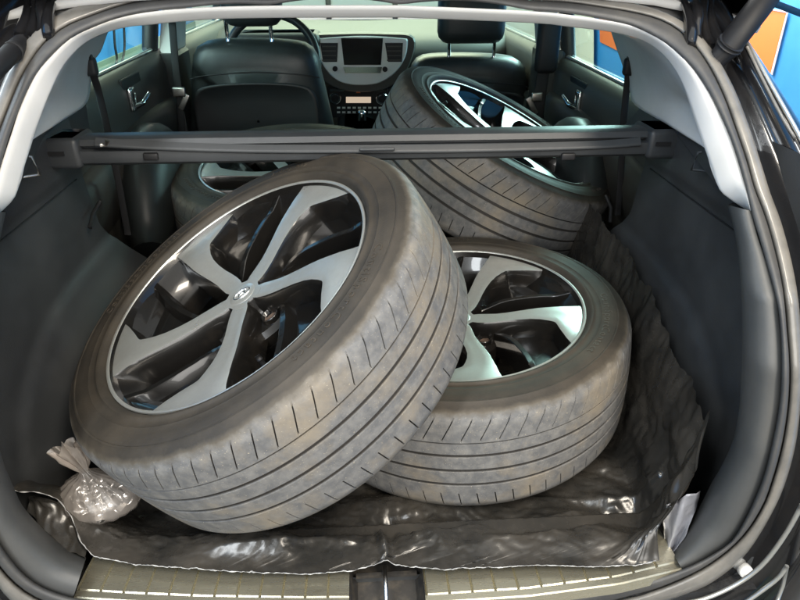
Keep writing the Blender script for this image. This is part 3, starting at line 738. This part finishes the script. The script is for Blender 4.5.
s_ = strap([at_y(172, 22, 1.62), at_y(176, 70, 1.62), at_y(180, 100, 1.62), at_y(182, 140, 1.62)], 0.012)
b = MB(); b.rbox(at_y(179, 92, 1.612), A([0.022, 0.006, 0.016]), 0.005); b.rbox(at_y(184, 102, 1.612), A([0.010, 0.003, 0.03]), 0.003, rot=[[.85, 0, .5], [0, 1, 0], [-.5, 0, .85]]); cpart(b, 'belt_tongue', M['steel'], s_)
s_ = strap([at_y(549, 18, 1.64), at_y(545, 60, 1.64), at_y(540, 95, 1.64), at_y(535, 140, 1.64)], 0.022)
b = MB(); b.rbox(at_y(548, 44, 1.63), A([0.040, 0.022, 0.095]), 0.02); cpart(b, 'belt_guide', M['black'], s_)
b = MB(); b.rbox(at_y(537, 97, 1.63), A([0.020, 0.006, 0.016]), 0.005); b.rbox(at_y(532, 106, 1.63), A([0.010, 0.003, 0.034]), 0.003, rot=[[.85, 0, -.5], [0, 1, 0], [.5, 0, .85]]); cpart(b, 'belt_tongue', M['steel'], s_)
for pts, anc, sx in (([(91, 68), (98, 90), (107, 128), (118, 180), (128, 235)], (90, 66), -1), ([(629, 68), (626, 95), (623, 128), (621, 170), (618, 215)], (629, 66), 1)):
    P = [at_x(*p, sx * (0.606 + 0.004 * k)) for k, p in enumerate(pts)]
    P = [A([p[0], P[0][1] + 0.01 * k, at_y(*pts[k], P[0][1] + 0.01 * k)[2]]) if False else at_y(*pts[k], P[0][1] + 0.012 * k) for k, p in enumerate(P)]
    s_ = strap(P, 0.0085)
    b = MB(); a0 = P[0]; b.rbox(a0 + A([0, -0.008, 0.004]), A([0.017, 0.010, 0.020]), 0.008); b.tube([a0 + A([-0.012, -0.012, 0.024]), a0 + A([0.012, -0.012, 0.024])], 0.006, 8); cpart(b, 'belt_anchor', M['trim'] if sx < 0 else M['black'], s_)

# ================================================================== CARGO COVER CASSETTE
YC = 0.58
cL, cR = at_y(46, 147, YC), at_y(675, 145, YC)
z_top, z_bot = at_y(360, 132.5, YC)[2], at_y(360, 159.5, YC)[2]
zm = (z_top + z_bot) / 2; hh = (z_top - z_bot) / 2
cov = empty('cargo_cover', ((cL[0] + cR[0]) / 2, YC, z_bot))
tag(cov, 'rolled dark grey cargo cover cassette spanning the boot behind the seats', 'cargo cover')


def kpart(b, name, m_, parent=None, **k):
    o_ = A(cov.location); b.v = [tuple(A(p) - o_) for p in b.v]; return b.build(name, m_, parent or cov, **k)


x0, x1 = at_y(82, 147, YC)[0], at_y(644, 146, YC)[0]
prof_ = [(0.045, -0.9), (0.0, -1.0), (-0.014, -0.93), (-0.022, -0.70), (-0.024, -0.30), (-0.021, 0.12), (-0.016, 0.20), (-0.004, 0.22), (-0.002, 0.40), (-0.016, 0.42), (-0.018, 0.50), (-0.012, 0.88), (0.0, 1.0), (0.035, 0.95), (0.055, 0.5), (0.06, -0.3)]
xs = np.linspace(x0, x1, 40)
b = MB(); b.grid([[(x, YC + dy, zm + hh * dz) for dy, dz in prof_] for x in xs], close_v=True); kpart(b, 'cassette_tube', M['cassette'], sharp=35)
for xa, xb in ((cL[0], x0 + 0.004), (x1 - 0.004, cR[0])):
    b = MB(); b.rbox(((xa + xb) / 2, YC + 0.016, zm), A([(xb - xa) / 2, 0.046, hh * 1.10]), 0.010); e_ = kpart(b, 'end_cap', M['cassette'])
    b = MB(); xm = (xa + xb) / 2; b.box((xm - 0.006, YC - 0.0305, zm + hh * 0.1), (0.03, 0.004, 0.008)); kpart(b, 'slot', M['black'], e_)
# pull lip of the blind
b = MB()
pl_ = smooth_poly([(96, 144.5), (125, 146.5), (180, 149.2), (260, 151.2), (345, 151.5), (440, 151), (520, 149.6), (600, 147.0), (640, 144.0)], 40)
rows = []
for px, py in pl_:
    p = at_y(px, py, YC - 0.026); rows.append([p + A([0, 0.004, 0.012]), p + A([0, -0.004, 0.004]), p + A([0, -0.0075, 0.0]), p + A([0, -0.003, -0.004]), p + A([0, 0.004, -0.004])])
b.grid(rows); kpart(b, 'pull_bar', M['cassette'])
b = MB(); b.rbox(at_y(377, 149.5, YC - 0.036), A([0.034, 0.003, 0.0035]), 0.0028); kpart(b, 'pull_tab', M['cassette'])
for px in (151, 568):
    b = MB(); b.rbox(at_y(px, 156.5, YC - 0.024), A([0.014, 0.005, 0.007]), 0.003); kpart(b, 'clip', M['black'])
b = MB(); p = at_y(106, 145, YC - 0.03); b.tube([p + A([-0.01, 0, 0]), p, p + A([0.004, 0, 0.008])], 0.004, 8); kpart(b, 'pull_pin', M['steel'])

# ================================================================== WHEELS
TPI = 2 * math.pi


def tyre_mesh():
    prof = []                                            # (z, r, kind) from outer bead over the tread to the inner bead
    side = [(.259, .1075), (.2625, .1135), (.2655, .1185), (.269, .1218), (.2725, .1222), (.2755, .1200), (.279, .1188), (.287, .1204), (.2885, .1212), (.290, .1207), (.300, .1216), (.309, .1210), (.3165, .1190), (.3180, .1200), (.3205, .1196), (.322, .1178), (.329, .1148), (.3345, .1115), (.3375, .1098), (.3400, .1068)]
    prof += [(z, r, 's') for r, z in side]
    def rt(z): return .3515 - .0042 * (abs(z) / .09) ** 2.2 - (0.0035 * max(0, (abs(z) - .09) / .012) ** 1.6)
    groove = [(.0525, .0036, .0060), (.0250, .0080, .0046), (-.0090, .0085, .0046), (-.0430, .0085, .0046)]
    zz = list(np.linspace(.1035, .0555, 14)); zz = [(z, 0) for z in zz]
    edges = [(.0525, .0036, .0050)] 
    tread = [(z, 0.0) for z in np.linspace(.1035, .0555, 13)]
    for i, (c, w_, d_) in enumerate(groove):
        tread += [(c + w_ / 2, 0), (c + w_ * .36, d_), (c - w_ * .36, d_), (c - w_ / 2, 0)]
        nx = groove[i + 1][0] + groove[i + 1][1] / 2 if i + 1 < len(groove) else -.0620
        tread += [(z, 0) for z in np.linspace(c - w_ / 2, nx, 8)[1:-1]]
    tread += [(z, 0) for z in np.linspace(-.0620, -.1035, 12)]
    rows = [(z, r, 's', 0) for z, r, _ in prof] + [(z, rt(z), 't', d) for z, d in tread] + [(-z, r, 's', 0) for z, r, _ in prof[::-1]]
    NP = 68; fr = [0, .012, .060, .072, .36, .68]; dep = [0, 1, 1, 0, 0, 0]
    base = A([(k + f_) / NP * TPI for k in range(NP) for f_ in fr]); dm = A(dep * NP, float)
    def shift(z):
        return np.interp(z, [-.11, -.062, -.043, -.009, .025, .0525, .06, .104], [0.02, 0.0, 0.05, 0.10, 0.15, 0.20, 0.205, 0.265])
    G = []
    for z, r, k, d in rows:
        cut = np.zeros_like(base)
        if k == 't' and d == 0:
            if .058 < z < .1005: cut = dm * .0045 * min(1, (.1015 - z) / .008)
            elif -.1005 < z < -.066: cut = dm * .0045
        rr = r - d - cut; a = base + shift(z)
        G.append(np.stack([rr * np.cos(a), rr * np.sin(a), np.full_like(a, z)], -1))
    ns = len(side)
    b = MB(); b.grid(A(G).transpose(1, 0, 2), close_u=True, mi=0)
    return b


def lettering(words):
    """words: (text, start angle, radius of the baseline, letter height): reads clockwise, tops outwards"""
    b = MB()
    for txt, a0, r0, hgt in words:
        cu = bpy.data.curves.new('letters', 'FONT'); cu.body = txt; cu.size = hgt * 1.38; cu.extrude = 0.0006; cu.space_character = 1.32; cu.resolution_u = 3
        o = bpy.data.objects.new('letters', cu); COL.objects.link(o)
        dg = bpy.context.evaluated_depsgraph_get(); me = o.evaluated_get(dg).to_mesh()
        V = []
        for v in me.vertices:
            a = R(a0) - v.co.x / (r0 + hgt / 2); r = r0 + v.co.y
            zs_ = np.interp(r, [.279, .287, .300, .309, .3165, .322, .329], [.1188, .1204, .1216, .1210, .1190, .1178, .1148])
            V.append((r * math.cos(a), r * math.sin(a), zs_ + 0.0004 + v.co.z))
        b.add(V, [tuple(p.vertices) for p in me.polygons], 0, False)
        o.evaluated_get(dg).to_mesh_clear(); bpy.data.objects.remove(o); bpy.data.curves.remove(cu)
    return b


WR = [.026, .045, .06, .08, .10, .125, .15, .17, .187, .198, .202, .206, .211, .218, .226, .235, .244, .2535]
WW = [.030, .038, .038, .0360, .0350, .037, .0415, .0475, .0545, .0605, .0645, .0715, .082, .0945, .107, .121, .134, .147]
WS = [.012, .014, .012, .009, .008, .008, .008, .007, .005, .004, .0035, .003, .003, .002, .001, .0, .0, .0]      # the long edge bows out a little


def zf(r): return .084 + .0235 * ss((r - .03) / .215) - 0.0015


def rim_mesh():
    b = MB(); pk = lambda r, a, z: (r * math.cos(a), r * math.sin(a), z)
    # flange (machined) and barrel
    pr_ = [(.2575, .1060), (.2597, .1105), (.2590, .1130), (.2565, .1136), (.2545, .1128), (.2535, .1112), (.2520, .1070), (.2490, .1000), (.2430, .080), (.2330, .060), (.2250, .040), (.219, .0), (.2195, -.05), (.232, -.085), (.2385, -.105), (.255, -.112), (.2585, -.106)]
    b.lathe(pr_, 144, mif=lambda i, j: 0 if j < 5 else (1 if j < 8 else 2))
    for s in range(5):
        A0 = s * TPI / 5
        rows = []
        for r, w_, s_ in zip(WR, WW, WS):
            a1 = A0 + s_ / r; a2 = a1 - w_ / r; z = zf(r); be = .0016 / r; dr = .0075 / r
            deep = z - .056 if r < .21 else z - .056 + .034 * (r - .21) / .0435
            rows.append([pk(r, a1 + dr * 1.3, deep), pk(r, a1 + dr * .55, z - .022), pk(r, a1, z - .0035), pk(r, a1 - be, z - .0003), pk(r, a1 - be * 1.6, z), pk(r, a1 - (a1 - a2) * .33, z - .0004), pk(r, a1 - (a1 - a2) * .66, z - .0004), pk(r, a2 + be * 1.6, z), pk(r, a2 + be, z - .0003), pk(r, a2, z - .0035), pk(r, a2 - dr * .55, z - .022), pk(r, a2 - dr * 1.3, deep)])
        b.grid(rows, mif=lambda i, j: 0 if 3 <= j <= 7 else 1)
        # enamel facet between the flared edge of the next arm and the crest above the hole
        rows = []
        for r in (.076, .085, .10, .115, .13, .145, .16, .175, .19, .202, .212, .222, .232, .242, .2525):
            af = TPI / 5 + (np.interp(r, WR, WS) - np.interp(r, WR, WW)) / r
            ac = R(np.interp(r, [.076, .10, .125, .16, .20, .235, .2525], [50, 41.5, 34.5, 27, 20.5, 15.5, 14])); z = zf(r)
            lift = max(0, (r - .222) / .0305)
            zc = z - .015 - .010 * ss((.13 - r) / .055) + .011 * lift; w2 = af - ac; bw = min(.012, w2 * r * .5) / r
            rows.append([pk(r, A0 + af + .004 / r, z - .045 + .036 * lift), pk(r, A0 + af - .002 / r, z - .041 + .034 * lift), pk(r, A0 + ac + bw + .012 / r * min(1, max(.1, w2 * r - bw * r) / .02), z - .036 + .030 * lift),
                         pk(r, A0 + ac + bw + .0015 / r, zc - .004), pk(r, A0 + ac + bw, zc - .001), pk(r, A0 + ac + .0015 / r, zc), pk(r, A0 + ac, zc - .0012), pk(r, A0 + ac - .004 / r, zc - .024), pk(r, A0 + ac - .008 / r, zc - .05)])
        b.grid(rows, mi=1)
        # enamel end of the hole, towards the rim
        rows = []
        for t in np.linspace(0, 1, 8):
            rows.append([pk(r, A0 + R(0.2 + t * (np.interp(r, [.2, .235, .2525], [20.5, 15.6, 14]) - 0.2)), z) for r, z in ((.206, .012), (.2095, .042), (.217, .062), (.230, .079), (.243, .092), (.2525, .104))])
        b.grid(rows, mi=1)
    # hub: machined star face and enamel well
    hub = []
    NH = 120
    for ra, za in ((.0, 0), (.018, 0), (.030, 0), (.0365, 0), (.0385, -.004), (.041, -.02), (.048, -.032), (.082, -.036), (.090, -.045), (.091, -.07)):
        hub.append([pk(ra * (1 if ra < .03 or ra > .051 else 1 + .10 * math.cos(5 * (t + R(8)))), t, .0825 + za) for t in np.linspace(0, TPI, NH, endpoint=False)])
    b.grid(hub, close_v=True, mif=lambda i, j: 0 if i < 3 else 1)
    b.lathe([(.091, .02), (.088, -.02), (.03, -.025), (.0, -.025)], 40, mi=2)
    return b


def lug_mesh():
    b = MB(); b.lathe([(.0, .003), (.0105, .003), (.0128, .0035), (.0138, .010), (.0148, .0108), (.0156, .008), (.0165, .0)], 28, mif=lambda i, j: 0 if j < 2 else 1)
    return b


def cap_mesh():
    b = MB(); b.lathe([(.0262, -.001), (.0258, .0010), (.0245, .0017), (.018, .0020), (.0, .0022)], 48); return b


def emblem_mesh():
    b = MB(); z = .0024
    b.tube([(.0165 * math.cos(t), .0098 * math.sin(t), z) for t in np.linspace(0, TPI, 41)], .0011, 8, cap=False)
    b.tube([(-.0085, -.0056, z), (-.0045, .0062, z)], .0013, 8); b.tube([(.0045, -.0062, z), (.0085, .0056, z)], .0013, 8)
    b.tube([(-.0065, -.0012, z), (0, .0005, z), (.0065, .0012, z)], .0012, 8)
    return b


tyre_src = tyre_mesh().build('tyre', M['tyre'], sharp=40)
let_src = [lettering([w_]).build('sidewall_lettering', M['letter']) for w_ in (('ContiSportContact', -37, .2935, .0155), ('ContiSportContact', 147, .2925, .0155), ('245/45 R19', 60, .2955, .0105))]
rim_src = rim_mesh().build('rim', [M['machined'], M['gloss'], M['barrel']], sharp=32)
lug_src = lug_mesh().build('lug_hole', [M['lug'], M['gloss']])
cap_src = cap_mesh().build('centre_cap', M['machined'])
emb_src = emblem_mesh().build('emblem', M['chrome'])
vb = MB(); vb.tube([(.216, 0, .060), (.206, 0, .072), (.198, 0, .086)], [.0052, .0042, .0042], 10); vb.tube([(.1985, 0, .085), (.195, 0, .092)], [.0050, .0046], 10)
val_src = vb.build('valve_stem', M['black'])
used = set()


def inst(src, parent, mat4=None):
    if src not in used: used.add(src); o = src
    else: o = src.copy(); COL.objects.link(o)
    o.parent = parent
    if mat4 is not None: o.matrix_local = mat4
    return o


def wheel(c, n, spin, tspin, label):
    n = A(n) / np.linalg.norm(n); u = np.cross(MC[:, 2], n); u /= np.linalg.norm(u)
    if u @ MC[:, 0] < 0: u = -u
    v = np.cross(n, u)
    e = empty('wheel'); e.matrix_world = Matrix(((u[0], v[0], n[0], c[0]), (u[1], v[1], n[1], c[1]), (u[2], v[2], n[2], c[2]), (0, 0, 0, 1)))
    tag(e, label, 'wheel', 'loose alloy wheels in the boot')
    t = inst(tyre_src, e, Matrix.Rotation(R(tspin), 4, 'Z')); [inst(q, t) for q in let_src]
    r_ = inst(rim_src, e, Matrix.Rotation(R(spin), 4, 'Z'))
    for k in range(5): inst(lug_src, r_, Matrix.Rotation(R(72 * k + 34), 4, 'Z') @ Matrix.Translation((.0655, 0, .046)))
    cp = inst(cap_src, e, Matrix.Translation((0, 0, .0812)) @ Matrix.Rotation(R(spin - 40), 4, 'Z')); inst(emb_src, cp)
    inst(val_src, e, Matrix.Rotation(R(spin - 144 + 12), 4, 'Z'))
    return e


wheel((-.1913, .3362, .2811), (-.466, -.1968, .8626), 41.3, 0, 'large alloy wheel tilted in front, its dusty tread facing the boot sill')
wheel((.1833, .4985, .1072), (-.067, -.0323, .9972), -6.0, 35, 'alloy wheel lying flat on the black sheet, half under the tilted front wheel')
wheel((.3565, 1.1527, .3278), (.4400, -.1380, .8873), -41.4, -70, 'dark wheel tilted behind the cover bar, leaning towards the right side wall')
wheel((-.233, 1.222, .2110), (-.0215, -.1030, .9946), -161.0, 100, 'wheel mostly hidden at the back left behind the driver seat')

# ================================================================== BLACK POLYTHENE SHEET
front_px = [(14, 494), (24, 497), (40, 496), (60, 503), (73, 520), (82, 545), (95, 560), (140, 569), (200, 574), (250, 576), (310, 576), (350, 573), (384, 565), (410, 570), (440, 573), (530, 569), (600, 570), (640, 569), (658, 565)]
front_z = [.085, .085, .08, .06, .042, .026, .016] + [.012] * (len(front_px) - 7)
F3 = A([at_z(x, y, z) for (x, y), z in zip(front_px, front_z)])
right_px = [(658, 565), (668, 540), (690, 505), (732, 442), (716, 412), (699, 389), (680, 352), (665, 325), (645, 284), (631, 257), (614, 234), (600, 215)]
R3 = A([at_z(x, y, 0.03) for x, y in right_px]); R3[:, 0] = np.minimum(R3[:, 0], 0.535)
left_px = [(12, 492), (34, 476), (50, 462), (75, 435), (105, 400)]
L3_ = A([at_z(x, y, 0.03) for x, y in left_px])
xL = L3_[:, 0].min(); xR = R3[:, 0].max()
NXs, NYs = 330, 260


def vor(x, y, s):
    d_, p_ = mnoise.voronoi(Vector((x * s, y * s, 3.7)))
    return d_[0], d_[1]


def sheet_z(x, y, yf):
    d = y - yf
    base = -0.046 + 0.060 * (1 - ss((d - 0.03) / 0.11)) + 0.002
    wx = x + 0.03 * mnoise.noise(Vector((x * 6, y * 6, 1.3))); wy = y + 0.03 * mnoise.noise(Vector((x * 6, y * 6, 8.1)))
    def rid(fx_, fy_, sd, ang):
        c_, s2 = math.cos(ang), math.sin(ang); return abs(mnoise.noise(Vector(((wx * c_ + wy * s2) * fx_, (wy * c_ - wx * s2) * fy_, sd))))
    h = 0.012 * mnoise.noise(Vector((x * 4.5, y * 6.5, 0.2))) + 0.024 * rid(4, 8, 0.4, 0.3) + 0.018 * rid(7, 4, 3.1, 0.9) + 0.012 * rid(9, 17, 6.6, -0.5) + 0.0055 * rid(26, 14, 9.2, 0.5) + 0.0035 * rid(30, 52, 12.7, -0.2) + 0.0034 * rid(90, 60, 2.7, 1.1) - 0.004
    amp = 0.35 + 0.65 * ss((d - 0.005) / 0.06)
    # long soft folds running along the sill on the right half
    for (ax, ay, bx, by, hh_, ww) in ((0.05, 0.075, 0.40, 0.150, 0.011, 0.020), (0.12, 0.045, 0.38, 0.085, 0.008, 0.016), (-0.34, 0.05, 0.0, 0.085, 0.008, 0.016), (-0.22, 0.09, -0.02, 0.06, 0.006, 0.012), (0.27, 0.2, 0.50, 0.16, 0.012, 0.02)):
        t = ((x - ax) * (bx - ax) + (y - ay) * (by - ay)) / ((bx - ax) ** 2 + (by - ay) ** 2); t_ = min(1.08, max(-0.08, t))
        dd = math.hypot(x - ax - t_ * (bx - ax), y - ay - t_ * (by - ay)); h += hh_ * max(0, 1 - dd / ww / 1.6) ** 1.4 * (1 if 0 < t < 1 else 0.5)
    # pleat above the latch
    h += 0.018 * max(0, 1 - abs(x - 0.0 + 0.15 * (y - 0.06)) / 0.010) * (1 - ss((d - 0.03) / 0.12)) - 0.006 * max(0, 1 - abs(x - 0.016) / 0.012) * (1 - ss((d - 0.1) / 0.1))
    edge = 0.0
    edge = max(0.0, np.interp(x, F3[:, 0], front_z) - 0.012) * (1 - ss((d - 0.004) / 0.10))
    return max(base + h * amp, 0.0055 if y < 0.115 else -1) + edge


ord_ = np.argsort(F3[:, 0]); fx, fy = F3[ord_, 0], F3[ord_, 1]
Rb = lambda y: np.interp(y, [0.02, 0.06, 0.12, 0.22, 0.35, 0.5, 0.7, 0.96], [fx[-1], 0.50, 0.53, 0.548, 0.556, 0.562, 0.566, 0.57])
Lb = lambda y: np.interp(y, [0.0, 0.15, 0.25, 0.4, 0.96], [fx[0], fx[0], fx[0] + 0.02, -0.52, -0.52])
rowsV = []; edge_pts = []
for i in range(NXs):
    u = i / (NXs - 1); xf = fx[0] + (fx[-1] - fx[0]) * u
    yf = np.interp(xf, fx, fy) + 0.0022 * mnoise.noise(Vector((xf * 70, 0, 2))) + 0.0016 * mnoise.noise(Vector((xf * 230, 0, 2)))
    yb = 0.93 + 0.04 * mnoise.noise(Vector((xf * 9, 3, 2)))
    if u < 0.12: yb = yf + 0.05 + (yb - yf - 0.05) * ss(u / 0.12)
    col = []
    for t in np.linspace(0, 1, NYs):
        y = yf + (yb - yf) * t ** 1.25
        ub = min(u / 0.86, 1.0); uc = max(0.0, (u - 0.86) / 0.14)
        xe = Rb(y) - 0.075; x = Lb(y) + (xe - Lb(y)) * ub + 0.075 * (1 - (1 - uc) ** 1.4) - min(1.0, uc * 3) * (0.022 * abs(mnoise.noise(Vector((y * 9, u * 18, 1)))) + 0.006 * abs(mnoise.noise(Vector((y * 34 + u * 20, u * 60, 5))))); x = xf + (x - xf) * ss(t / 0.06)
        zb = np.interp(y, [0.0, 0.02, 0.05, 0.088, 0.145, 0.206, 0.291, 0.364, 0.476, 0.563, 0.67], [0.0, 0.015, 0.075, 0.195, 0.205, 0.21, 0.23, 0.245, 0.275, 0.295, 0.305]) + 0.008 * mnoise.noise(Vector((y * 40, 7, 1)))
        col.append((x, y, sheet_z(x, y, yf) + (zb + 0.03) * uc ** 1.5 * ss(t / 0.06)))
    rowsV.append(col); edge_pts.append(col[0])
sheet = empty('plastic_sheet', (0, 0.03, -0.045))
tag(sheet, 'crumpled black plastic sheet with a torn pale edge spread over the boot floor', 'plastic sheet')
so = A(sheet.location)
b = MB(); b.grid(rowsV); b.v = [tuple(A(p) - so) for p in b.v]; b.build('film', M['sheet'], sheet)
b = MB(); pts = A(edge_pts)[2:-2:1] - so
pts = np.vstack([pts[k] + A([0, -0.0006 + 0.0008 * mnoise.noise(Vector((k * 0.9, 1, 1))), 0.0008]) for k in range(len(pts)) if True]).reshape(-1, 3)
b.tube(pts, [max(0.0002, 0.0007 + 0.0013 * mnoise.noise(Vector((k * 0.31, 4, 1)))) for k in range(len(pts))], 6); b.build('torn_edge', M['torn'], sheet)
# film folded down towards the lip at the left corner
b = MB(); up_ = A([at_z(x, y, z) for x, y, z in ((26, 497.5, .084), (40, 496.5, .080), (60, 503.5, .060), (73, 520.5, .042), (83, 545, .026))]); lo_ = A([at_z(x, y, z) for x, y, z in ((27, 510, .055), (39, 526, .045), (54, 540, .032), (69, 551, .022), (85, 557, .016))])
up_, lo_ = smooth_poly(up_, 40), smooth_poly(lo_, 40); rows = []
for t in np.linspace(0, 1, 16):
    P = up_ + (lo_ - up_) * t; P[:, 1] += A([0.012 * math.sin(3.1 * t) + 0.014 * (abs(mnoise.noise(Vector((k * 0.16, t * 2.5, 3)))) - 0.2) * min(1, t * 4) for k in range(40)])
    rows.append(P - so + A([0, -0.0005, -0.0006]))
b.grid(rows); b.build('folded_flap', M['sheet'], sheet)
# turned up corner at the right showing the other side of the film
b = MB()
fl = [[(667, 505), (683, 497), (700, 491)], [(664, 522), (680, 514), (697, 506)], [(665, 540), (678, 531), (691, 521)], [(663, 554), (671, 548), (681, 543)], [(659, 565), (660, 564.5), (661, 564)]]
rows = []
for j, r_ in enumerate(fl):
    q = smooth_poly(r_, 9); rows.append([at_y(px, py, 0.055 + 0.014 * math.sin(k * 0.9 + j) * 0.6 - 0.012 * j / 4) for k, (px, py) in enumerate(q)])
rows = A(rows); rr_ = [smooth_poly(rows[:, k], 24) for k in range(rows.shape[1])]
G = A(rr_); G[:, :, 1] += A([[0.004 * mnoise.noise(Vector((i * 0.5, j * 0.35, 6))) for j in range(G.shape[1])] for i in range(G.shape[0])])
b.grid(G - so); b.build('turned_corner', M['foil'], sheet, thick=0.0008)
b = MB(); b.tube([p for p in G[0] - so], 0.0014, 6); b.build('torn_edge', M['torn'], sheet)

# ================================================================== BAG OF LUG NUTS
bc = A([-0.484, 0.170, 0.022])
bag = empty('plastic_bag', tuple(bc))
tag(bag, 'knotted clear plastic bag of wheel nuts beside the tilted front wheel', 'plastic bag')
b = MB(); rows = []
HB = [(0.0, 0.012), (0.012, 0.004), (0.038, -0.002), (0.058, 0.006), (0.064, 0.022), (0.060, 0.040), (0.048, 0.056), (0.032, 0.070), (0.018, 0.080), (0.0095, 0.088), (0.009, 0.094), (0.012, 0.102), (0.017, 0.114), (0.022, 0.126), (0.0255, 0.138), (0.028, 0.148)]
for k, (r_, z_) in enumerate(HB):
    row = []
    for t in np.linspace(0, TPI, 72, endpoint=False):
        fold = 1 + (0.07 if z_ > 0.05 else 0.02) * math.sin(17 * t + 2 * z_ * 30) + 0.06 * mnoise.noise(Vector((3 * math.cos(t), 3 * math.sin(t), z_ * 50)))
        if z_ > 0.095: fold = 0.95 + 0.22 * math.sin(t + 0.5) + 0.22 * math.sin(3 * t + 0.6) + 0.28 * math.sin(7 * t + 30 * z_) + 0.2 * mnoise.noise(Vector((5 * math.cos(t), 5 * math.sin(t), z_ * 60)))
        sx_ = 1.12 if z_ < 0.08 else 1.0
        row.append((r_ * fold * math.cos(t) * sx_ - (0.20 * max(0, z_ - 0.03) + 0.25 * max(0, z_ - 0.08)), r_ * fold * math.sin(t) * 0.85, z_ + ((0.012 * math.sin(t + 2.2) + 0.006 * math.sin(5 * t)) * (z_ - 0.10) / 0.04 if z_ > 0.10 else 0)))
    rows.append(row)
rows = A(rows) * A([0.95, 0.95, 0.90]); b.grid(rows, close_v=True); b.build('bag_film', M['bag'], bag)
nb = MB()
hexa = [(math.cos(t), math.sin(t)) for t in np.linspace(0, TPI, 6, endpoint=False)]
nb.grid([[(0.0105 * x, 0.0105 * y, z) for x, y in hexa] for z in (0.0, 0.016)], close_v=True, smooth=False)
nb.lathe([(0.0105, 0.0), (0.0125, -0.001), (0.0125, -0.004), (0.006, -0.004), (0.006, 0.014)], 18); nb.lathe([(0.0100, 0.016), (0.0085, 0.021), (0.0, 0.0225)], 18)
nut = nb.build('lug_nut', M['chrome'])
nuts = 0
for lay, (z_, rad, num) in enumerate(((0.014, 0.038, 9), (0.014, 0.015, 4), (0.033, 0.037, 8), (0.034, 0.013, 3), (0.052, 0.022, 4))):
    for k in range(num):
        o = nut if nuts == 0 else nut.copy()
        if nuts: COL.objects.link(o)
        t = TPI * k / num + lay * 0.5
        o.location = (bc[0] + rad * math.cos(t) * 1.08 - 0.2 * max(0, z_ - 0.03), bc[1] + rad * 0.82 * math.sin(t), bc[2] + z_ * 0.88)
        o.rotation_euler = (random.uniform(0, 6), random.uniform(0, 6), random.uniform(0, 6))
        tag(o, 'shiny chrome wheel nut among others inside the clear knotted bag', 'lug nut', 'wheel nuts in the clear bag'); nuts += 1

# ================================================================== GARAGE WALLS
def wallobj(name, label, rects):
    e = empty(name, (0, 0, -0.76)); tag(e, label, 'wall'); return e


XW = 1.9
wr = empty('garage_wall', (XW, 1.0, -0.76)); tag(wr, 'blue garage wall with a big orange shape, right of the car', 'wall')
b = MB(); b.box((0.06, 2.0, 1.6), (0.10, 8.4, 3.2)); b.build('wall_surface', M['blue'], wr)


def mural(name, px, m_, dx):
    P = A([at_x(x, y, XW) for x, y in px]) - A([XW, 1.0, -0.76]); P[:, 0] = -dx
    b = MB(); b.prism(P, 0.003, (1, 0, 0)); return b.build(name, m_, wr)


mural('painted_shape', [(716, -14), (727, 2), (755, 7), (786, 13), (770, 73), (757, 62), (735, 28)], M['orange'], 0.0)
mural('painted_line', [(786.6, 12), (788, 12), (772, 75), (770.5, 73.5)], M['line'], 0.0)
mural('painted_line', [(726, 1), (787, 11), (787, 12.2), (727, 2.2)], M['line'], 0.004)
mural('painted_shape', [(599, 12), (632, 12), (640, 62), (600, 42)], M['orange'], 0.0)
mural('pale_column_reflector', [(520, 8), (597, 10), (597, 70), (520, 80)], M['cream'], 0.03)  # cream column, widened past its real edge to pale the wheel's reflections
for y_ in (3.1,):
    pass
wl = empty('garage_wall', (-1.6, 1.2, -0.76)); tag(wl, 'blue and green garage wall seen through the left rear window', 'wall')
b = MB(); b.box((-0.06, 1.4, 1.6), (0.10, 7.4, 3.2)); b.build('wall_surface', M['blue'], wl)
pw = A([at_x(x, y, -1.6) for x, y in ((80, 56), (140, 56))])
zsplit = pw[:, 2].mean() + 0.76
b = MB(); b.box((-0.003, 1.4, zsplit / 2), (0.012, 7.2, zsplit)); b.build('lower_panel', M['green'], wl)
b = MB()
for pts in ([(114, 30), (115, 46), (117, 58), (116, 64)], [(124, 28), (124.5, 48), (122, 62), (119, 68)]):
    b.tube([at_x(x, y, -1.57) for x, y in smooth_poly(pts, 14)], 0.008, 8)
tag(b.build('cable', M['black']), 'black cable hanging in front of the blue wall on the left', 'cable')
wf = empty('garage_wall', (0, 6.2, -0.76)); tag(wf, 'bright cream garage wall seen ahead through the windscreen', 'wall')
b = MB(); b.box((0, 0.06, 1.7), (5.0, 0.10, 3.4)); b.build('wall_surface', M['cream'], wf)
for x_ in (-0.9, -0.3, 0.35, 0.95):
    b = MB(); b.box((x_, 0, 1.75), (0.05, 0.03, 1.9)); b.build('window_bar', M['black'], wf)

bpy.context.view_layer.update()
